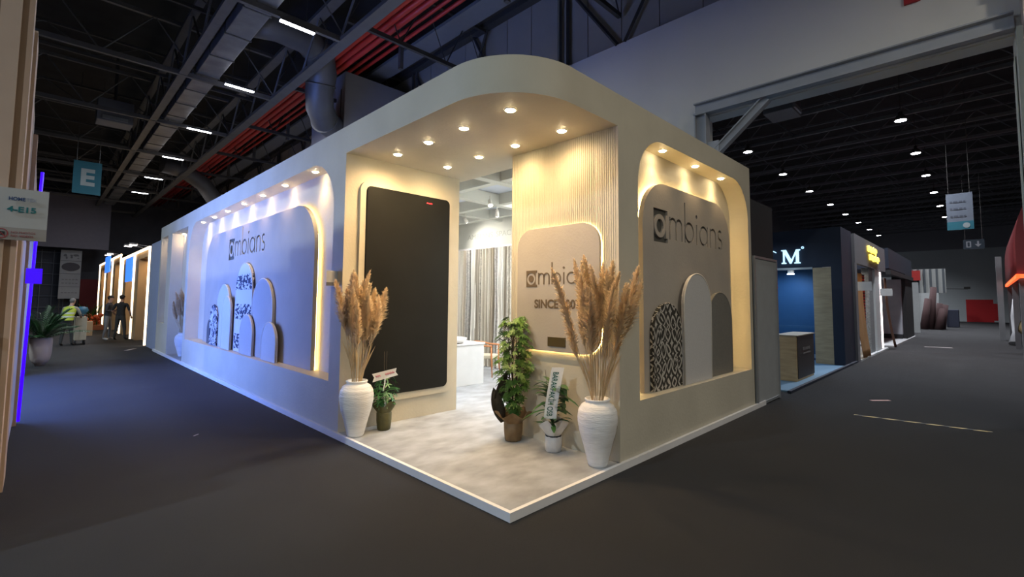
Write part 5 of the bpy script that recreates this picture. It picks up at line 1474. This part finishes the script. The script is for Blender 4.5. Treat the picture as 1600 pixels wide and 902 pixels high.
def person(x, y, face, label, H, shirt, trouser, shoe, hair, pose, vest=None, sleeves=True):
    """face = heading angle (direction the person looks). Geometry local: +y forward, +x right"""
    t = thing('person', label, 'person', (x, y, 0), face - PI/2)
    W = world_of(t); k = H/1.75
    lean = pose.get('lean', 0.0)
    def P3(a, b, c): return (a*k, b*k, c*k)
    def up(a, b, c):   # upper body point with lean about the hips
        z = c-0.95; return (a*k, (b+z*math.sin(lean))*k, (0.95+z*math.cos(lean))*k)
    la, ra = pose['arms']   # each: (elbow, wrist) in upright body frame
    lf, rf = pose['feet']
    J = {}; R = {}; E = []
    def j(n, p, r): J[n] = p; R[n] = tuple(q*k for q in r) if isinstance(r, tuple) else r*k
    j('pelvis', P3(0, 0, 0.95), (0.15, 0.115)); j('waist', up(0, 0, 1.10), (0.14, 0.10)); j('chest', up(0, 0.01, 1.30), (0.165, 0.115)); j('neckb', up(0, 0.0, 1.45), (0.075, 0.07)); j('neck', up(0, 0.01, 1.52), 0.055)
    j('headlow', up(0, 0.03, 1.58), (0.068, 0.080)); j('head', up(0, 0.025, 1.66), (0.078, 0.098)); j('headtop', up(0, 0.01, 1.725), (0.06, 0.075))
    E += [('pelvis', 'waist'), ('waist', 'chest'), ('chest', 'neckb'), ('neckb', 'neck'), ('neck', 'headlow'), ('headlow', 'head'), ('head', 'headtop')]
    for s, (el, wr), f in ((-1, la, lf), (1, ra, rf)):
        n = 'L' if s < 0 else 'R'
        j('sh'+n, up(s*0.185, 0, 1.42), 0.062); j('el'+n, up(*el), 0.042); j('wr'+n, up(*wr), 0.028)
        d = (Vector(up(*wr))-Vector(up(*el))).normalized(); pw = Vector(up(*wr))
        j('pm'+n, tuple(pw+d*0.06*k), (0.036, 0.018))
        E += [('chest', 'sh'+n), ('sh'+n, 'el'+n), ('el'+n, 'wr'+n), ('wr'+n, 'pm'+n)]
        # five fingers as short bent chains rooted in the palm
        side = d.cross(Vector((0, 1, 0.01))).normalized()
        curl = d.cross(side).normalized()
        for q, (off, ln) in enumerate(((-0.024, 0.055), (-0.008, 0.068), (0.008, 0.072), (0.024, 0.064))):
            a = pw+d*0.085*k+side*off*k; b = a+d*ln*0.55*k+curl*0.012*k; c = b+d*ln*0.4*k+curl*0.024*k
            j('f%s%da' % (n, q), tuple(a), 0.010); j('f%s%db' % (n, q), tuple(b), 0.009); j('f%s%dc' % (n, q), tuple(c), 0.007)
            E += [('pm'+n, 'f%s%da' % (n, q)), ('f%s%da' % (n, q), 'f%s%db' % (n, q)), ('f%s%db' % (n, q), 'f%s%dc' % (n, q))]
        a = pw+d*0.03*k-side*0.034*k*s; b = a+d*0.035*k-side*0.018*k*s
        j('t%sa' % n, tuple(a), 0.011); j('t%sb' % n, tuple(b), 0.009); E += [('pm'+n, 't%sa' % n), ('t%sa' % n, 't%sb' % n)]
        kx = (s*0.10+f[0])/2*1.0; ky = f[1]*0.5+0.03
        j('hip'+n, P3(s*0.085, 0, 0.88), (0.095, 0.095)); j('kn'+n, P3(kx, ky, 0.49), 0.062); j('an'+n, P3(f[0], f[1]-0.02, 0.09), 0.042)
        j('ft'+n, P3(f[0]+s*0.01, f[1]+0.07, 0.045), (0.042, 0.035)); j('to'+n, P3(f[0]+s*0.02, f[1]+0.15, 0.035), (0.036, 0.028))
        E += [('pelvis', 'hip'+n), ('hip'+n, 'kn'+n), ('kn'+n, 'an'+n), ('an'+n, 'ft'+n), ('ft'+n, 'to'+n)]
    me = skin_mesh('body', J, E, R, skinm, t)
    # nose, ears are small bumps joined into the body mesh
    bm = bmesh.new(); bm.from_mesh(me)
    def blob(p, r, sc=(1, 1, 1)):
        bmesh.ops.create_icosphere(bm, subdivisions=1, radius=r*k, matrix=Matrix.Translation(Vector(p)) @ Matrix.Diagonal((*sc, 1)))
    blob(up(0, 0.125, 1.635), 0.016, (0.8, 1, 1.4)); blob(up(-0.080, 0.02, 1.64), 0.02, (0.4, 0.8, 1.3)); blob(up(0.080, 0.02, 1.64), 0.02, (0.4, 0.8, 1.3))
    bm.to_mesh(me); bm.free()
    for m in (skinm, shirt, trouser, shoe, hair): me.materials.append(m)
    C = up(0, 0, 1.47); nrm = (Vector(up(0, 0, 1.6))-Vector(up(0, 0, 1.3))).normalized()
    hc = Vector(up(0, 0.025, 1.66)); el = {n: Vector(J['el'+n]) for n in 'LR'}; wr = {n: Vector(J['wr'+n]) for n in 'LR'}; sh = {n: Vector(J['sh'+n]) for n in 'LR'}
    for f in me.polygons:
        c = f.center; mi = 0
        if c.z < 0.085*k: mi = 3
        elif (c - Vector(up(0, 0, 0.95))).dot(nrm) < 0 and min((c-wr[n]).length for n in 'LR') > 0.13*k and min((c-el[n]).length for n in 'LR') > 0.07*k: mi = 2
        elif (c-Vector(C)).dot(nrm) < 0.02:
            mi = 1
            for n in 'LR':
                if (c-wr[n]).length < 0.15*k: mi = 0
                ax = (wr[n]-el[n]); u = (c-el[n]).dot(ax)/ax.length_squared
                dist = (c-el[n]-ax*max(0, min(1.4, u))).length
                if u > (0.85 if sleeves else -0.1) and dist < 0.09*k: mi = 0
        else:
            v = c-hc
            if v.z > 0.03*k or (v.y < -0.035*k and v.z > -0.05*k): mi = 4
        f.material_index = mi
    me.transform(W)
    obj('body', me, None, t)
    # hair cap
    bm = bmesh.new(); bmesh.ops.create_uvsphere(bm, u_segments=16, v_segments=10, radius=1)
    for v in bm.verts:
        p = Vector(v.co); q = Vector((p.x*0.088, p.y*0.108-0.008, p.z*0.098+0.022))
        if p.z < -0.1 and p.y > -0.2: q.z = max(q.z, 0.01); q.x *= 0.8; q.y *= 0.8
        v.co = W @ (Vector(up(0, 0.02, 1.665)) + q*k)
    obj('hair', bm, hair, t)
    # eyes / mouth
    bm = bmesh.new()
    for sx in (-0.028, 0.028): bmesh.ops.create_icosphere(bm, subdivisions=1, radius=0.011*k, matrix=W @ Matrix.Translation(up(sx, 0.108, 1.655)))
    obj('eyes', bm, black, t)
    bm = bmesh.new(); tube(bm, [W @ Vector(up(-0.022, 0.105, 1.60)), W @ Vector(up(0, 0.112, 1.597)), W @ Vector(up(0.022, 0.105, 1.60))], 0.005*k, 5)
    obj('mouth', bm, mat('lip', (0.30, 0.10, 0.08), 0.6), t)
    if vest:
        bm = bmesh.new(); n = 20; R_ = []
        for (z, rx, ry) in ((0.93, 0.185, 0.15), (1.10, 0.172, 0.135), (1.30, 0.20, 0.15), (1.42, 0.195, 0.12), (1.475, 0.10, 0.085)):
            R_.append([bm.verts.new(W @ Vector(up(rx*math.cos(2*PI*i/n), ry*math.sin(2*PI*i/n), z))) for i in range(n)])
        for a, b in zip(R_, R_[1:]):
            for i in range(n): bm.faces.new((a[i], a[(i+1)%n], b[(i+1)%n], b[i])).smooth = True
        vo = obj('safety_vest', bm, vest, t)
        bm = bmesh.new()
        for z0 in (1.04, 1.18):
            A = [bm.verts.new(W @ Vector(up(0.183*math.cos(2*PI*i/n), 0.147*math.sin(2*PI*i/n), z0))) for i in range(n)]; B = [bm.verts.new(W @ Vector(up(0.190*math.cos(2*PI*i/n), 0.150*math.sin(2*PI*i/n), z0+0.05))) for i in range(n)]
            for i in range(n): bm.faces.new((A[i], A[(i+1)%n], B[(i+1)%n], B[i]))
        obj('reflective_band', bm, mat('reflective', (0.55, 0.58, 0.55), 0.3), vo)
    return t
c_black = mat('cloth_black', (0.012, 0.013, 0.016), 0.85); c_dark = mat('cloth_dark', (0.02, 0.022, 0.03), 0.85); c_jean = mat('cloth_grey_jean', (0.17, 0.17, 0.18), 0.85); c_dj = mat('cloth_dark_jean', (0.035, 0.035, 0.035), 0.85)
c_white = mat('shoe_white', (0.6, 0.6, 0.6), 0.6); c_hair = mat('hair_dark', (0.012, 0.010, 0.009), 0.8); c_hairg = mat('hair_grey', (0.16, 0.15, 0.14), 0.8)
armsfold = (((-0.27, 0.02, 1.14), (-0.06, 0.24, 1.17)), ((0.27, 0.02, 1.14), (0.05, 0.25, 1.20)))
person(1.98, 24.6, math.radians(-25), 'person in a dark jacket, grey trousers and white shoes talking on the left aisle', 1.73, c_dark, c_jean, c_white, c_hair,
       dict(arms=armsfold, feet=((-0.12, 0.06), (0.12, -0.04)), lean=0.08))
person(2.34, 24.2, math.radians(55), 'person in a black t-shirt and dark trousers seen from behind on the left aisle', 1.76, c_black, c_dj, black, c_hair,
       dict(arms=(((-0.30, -0.02, 1.14), (-0.27, 0.16, 0.98)), ((0.31, -0.02, 1.14), (0.28, 0.14, 0.96))), feet=((-0.17, 0.0), (0.17, 0.03)), lean=0.04), sleeves=False)
person(0.74, 22.4, math.radians(62), 'stooping person in a yellow safety vest and dark trousers beside a cart', 1.66, mat('shirt_pale', (0.30, 0.28, 0.25), 0.8), c_dj, black, c_hairg,
       dict(arms=(((-0.26, 0.16, 1.16), (-0.20, 0.38, 1.02)), ((0.27, 0.16, 1.16), (0.22, 0.40, 1.02))), feet=((-0.12, -0.04), (0.13, 0.12)), lean=0.38),
       vest=mat('vest_yellow', (0.42, 0.50, 0.05), 0.7), sleeves=True)
def cart():
    x, y = 1.12, 23.0
    t = thing('service_cart', 'pale service cart pushed by the person in the safety vest', 'cart', (x, y, 0))
    obj('cabinet', mbox(x-0.16, x+0.16, y-0.35, y+0.35, 0.16, 0.98, 0.02), mat('cart_cream', (0.45, 0.40, 0.30), 0.7), t)
    obj('handle', tube(bmesh.new(), [(x-0.14, y-0.30, 0.98), (x-0.14, y-0.42, 1.06), (x+0.14, y-0.42, 1.06), (x+0.14, y-0.30, 0.98)], 0.014, 6), black, t)
    for sx in (-0.12, 0.12):
        for sy in (-0.28, 0.28):
            b = bmesh.new(); cyl(b, (x+sx-0.02, y+sy, 0.07), (x+sx+0.02, y+sy, 0.07), 0.07, n=14); box(b, x+sx-0.012, x+sx+0.012, y+sy-0.012, y+sy+0.012, 0.10, 0.18); obj('wheel', b, black, t)
    b = bmesh.new(); lathe(b, [(0.06, 0), (0.10, 0.10), (0.17, 0.22), (0.14, 0.34), (0.05, 0.36)], (x+0.02, y+0.05, 0.98), 12, 0.08)
    tag(obj('rubbish_bag', b, mat('bag_blue', (0.03, 0.13, 0.22), 0.5)), 'blue plastic bag sitting on the service cart', 'bag')
    tag(obj('cardboard_box', mbox(1.35, 1.75, 27.6, 28.1, 0, 0.62, 0.01), mat('carton', (0.33, 0.22, 0.12), 0.8)), 'brown cardboard box behind the service cart', 'box')
cart()
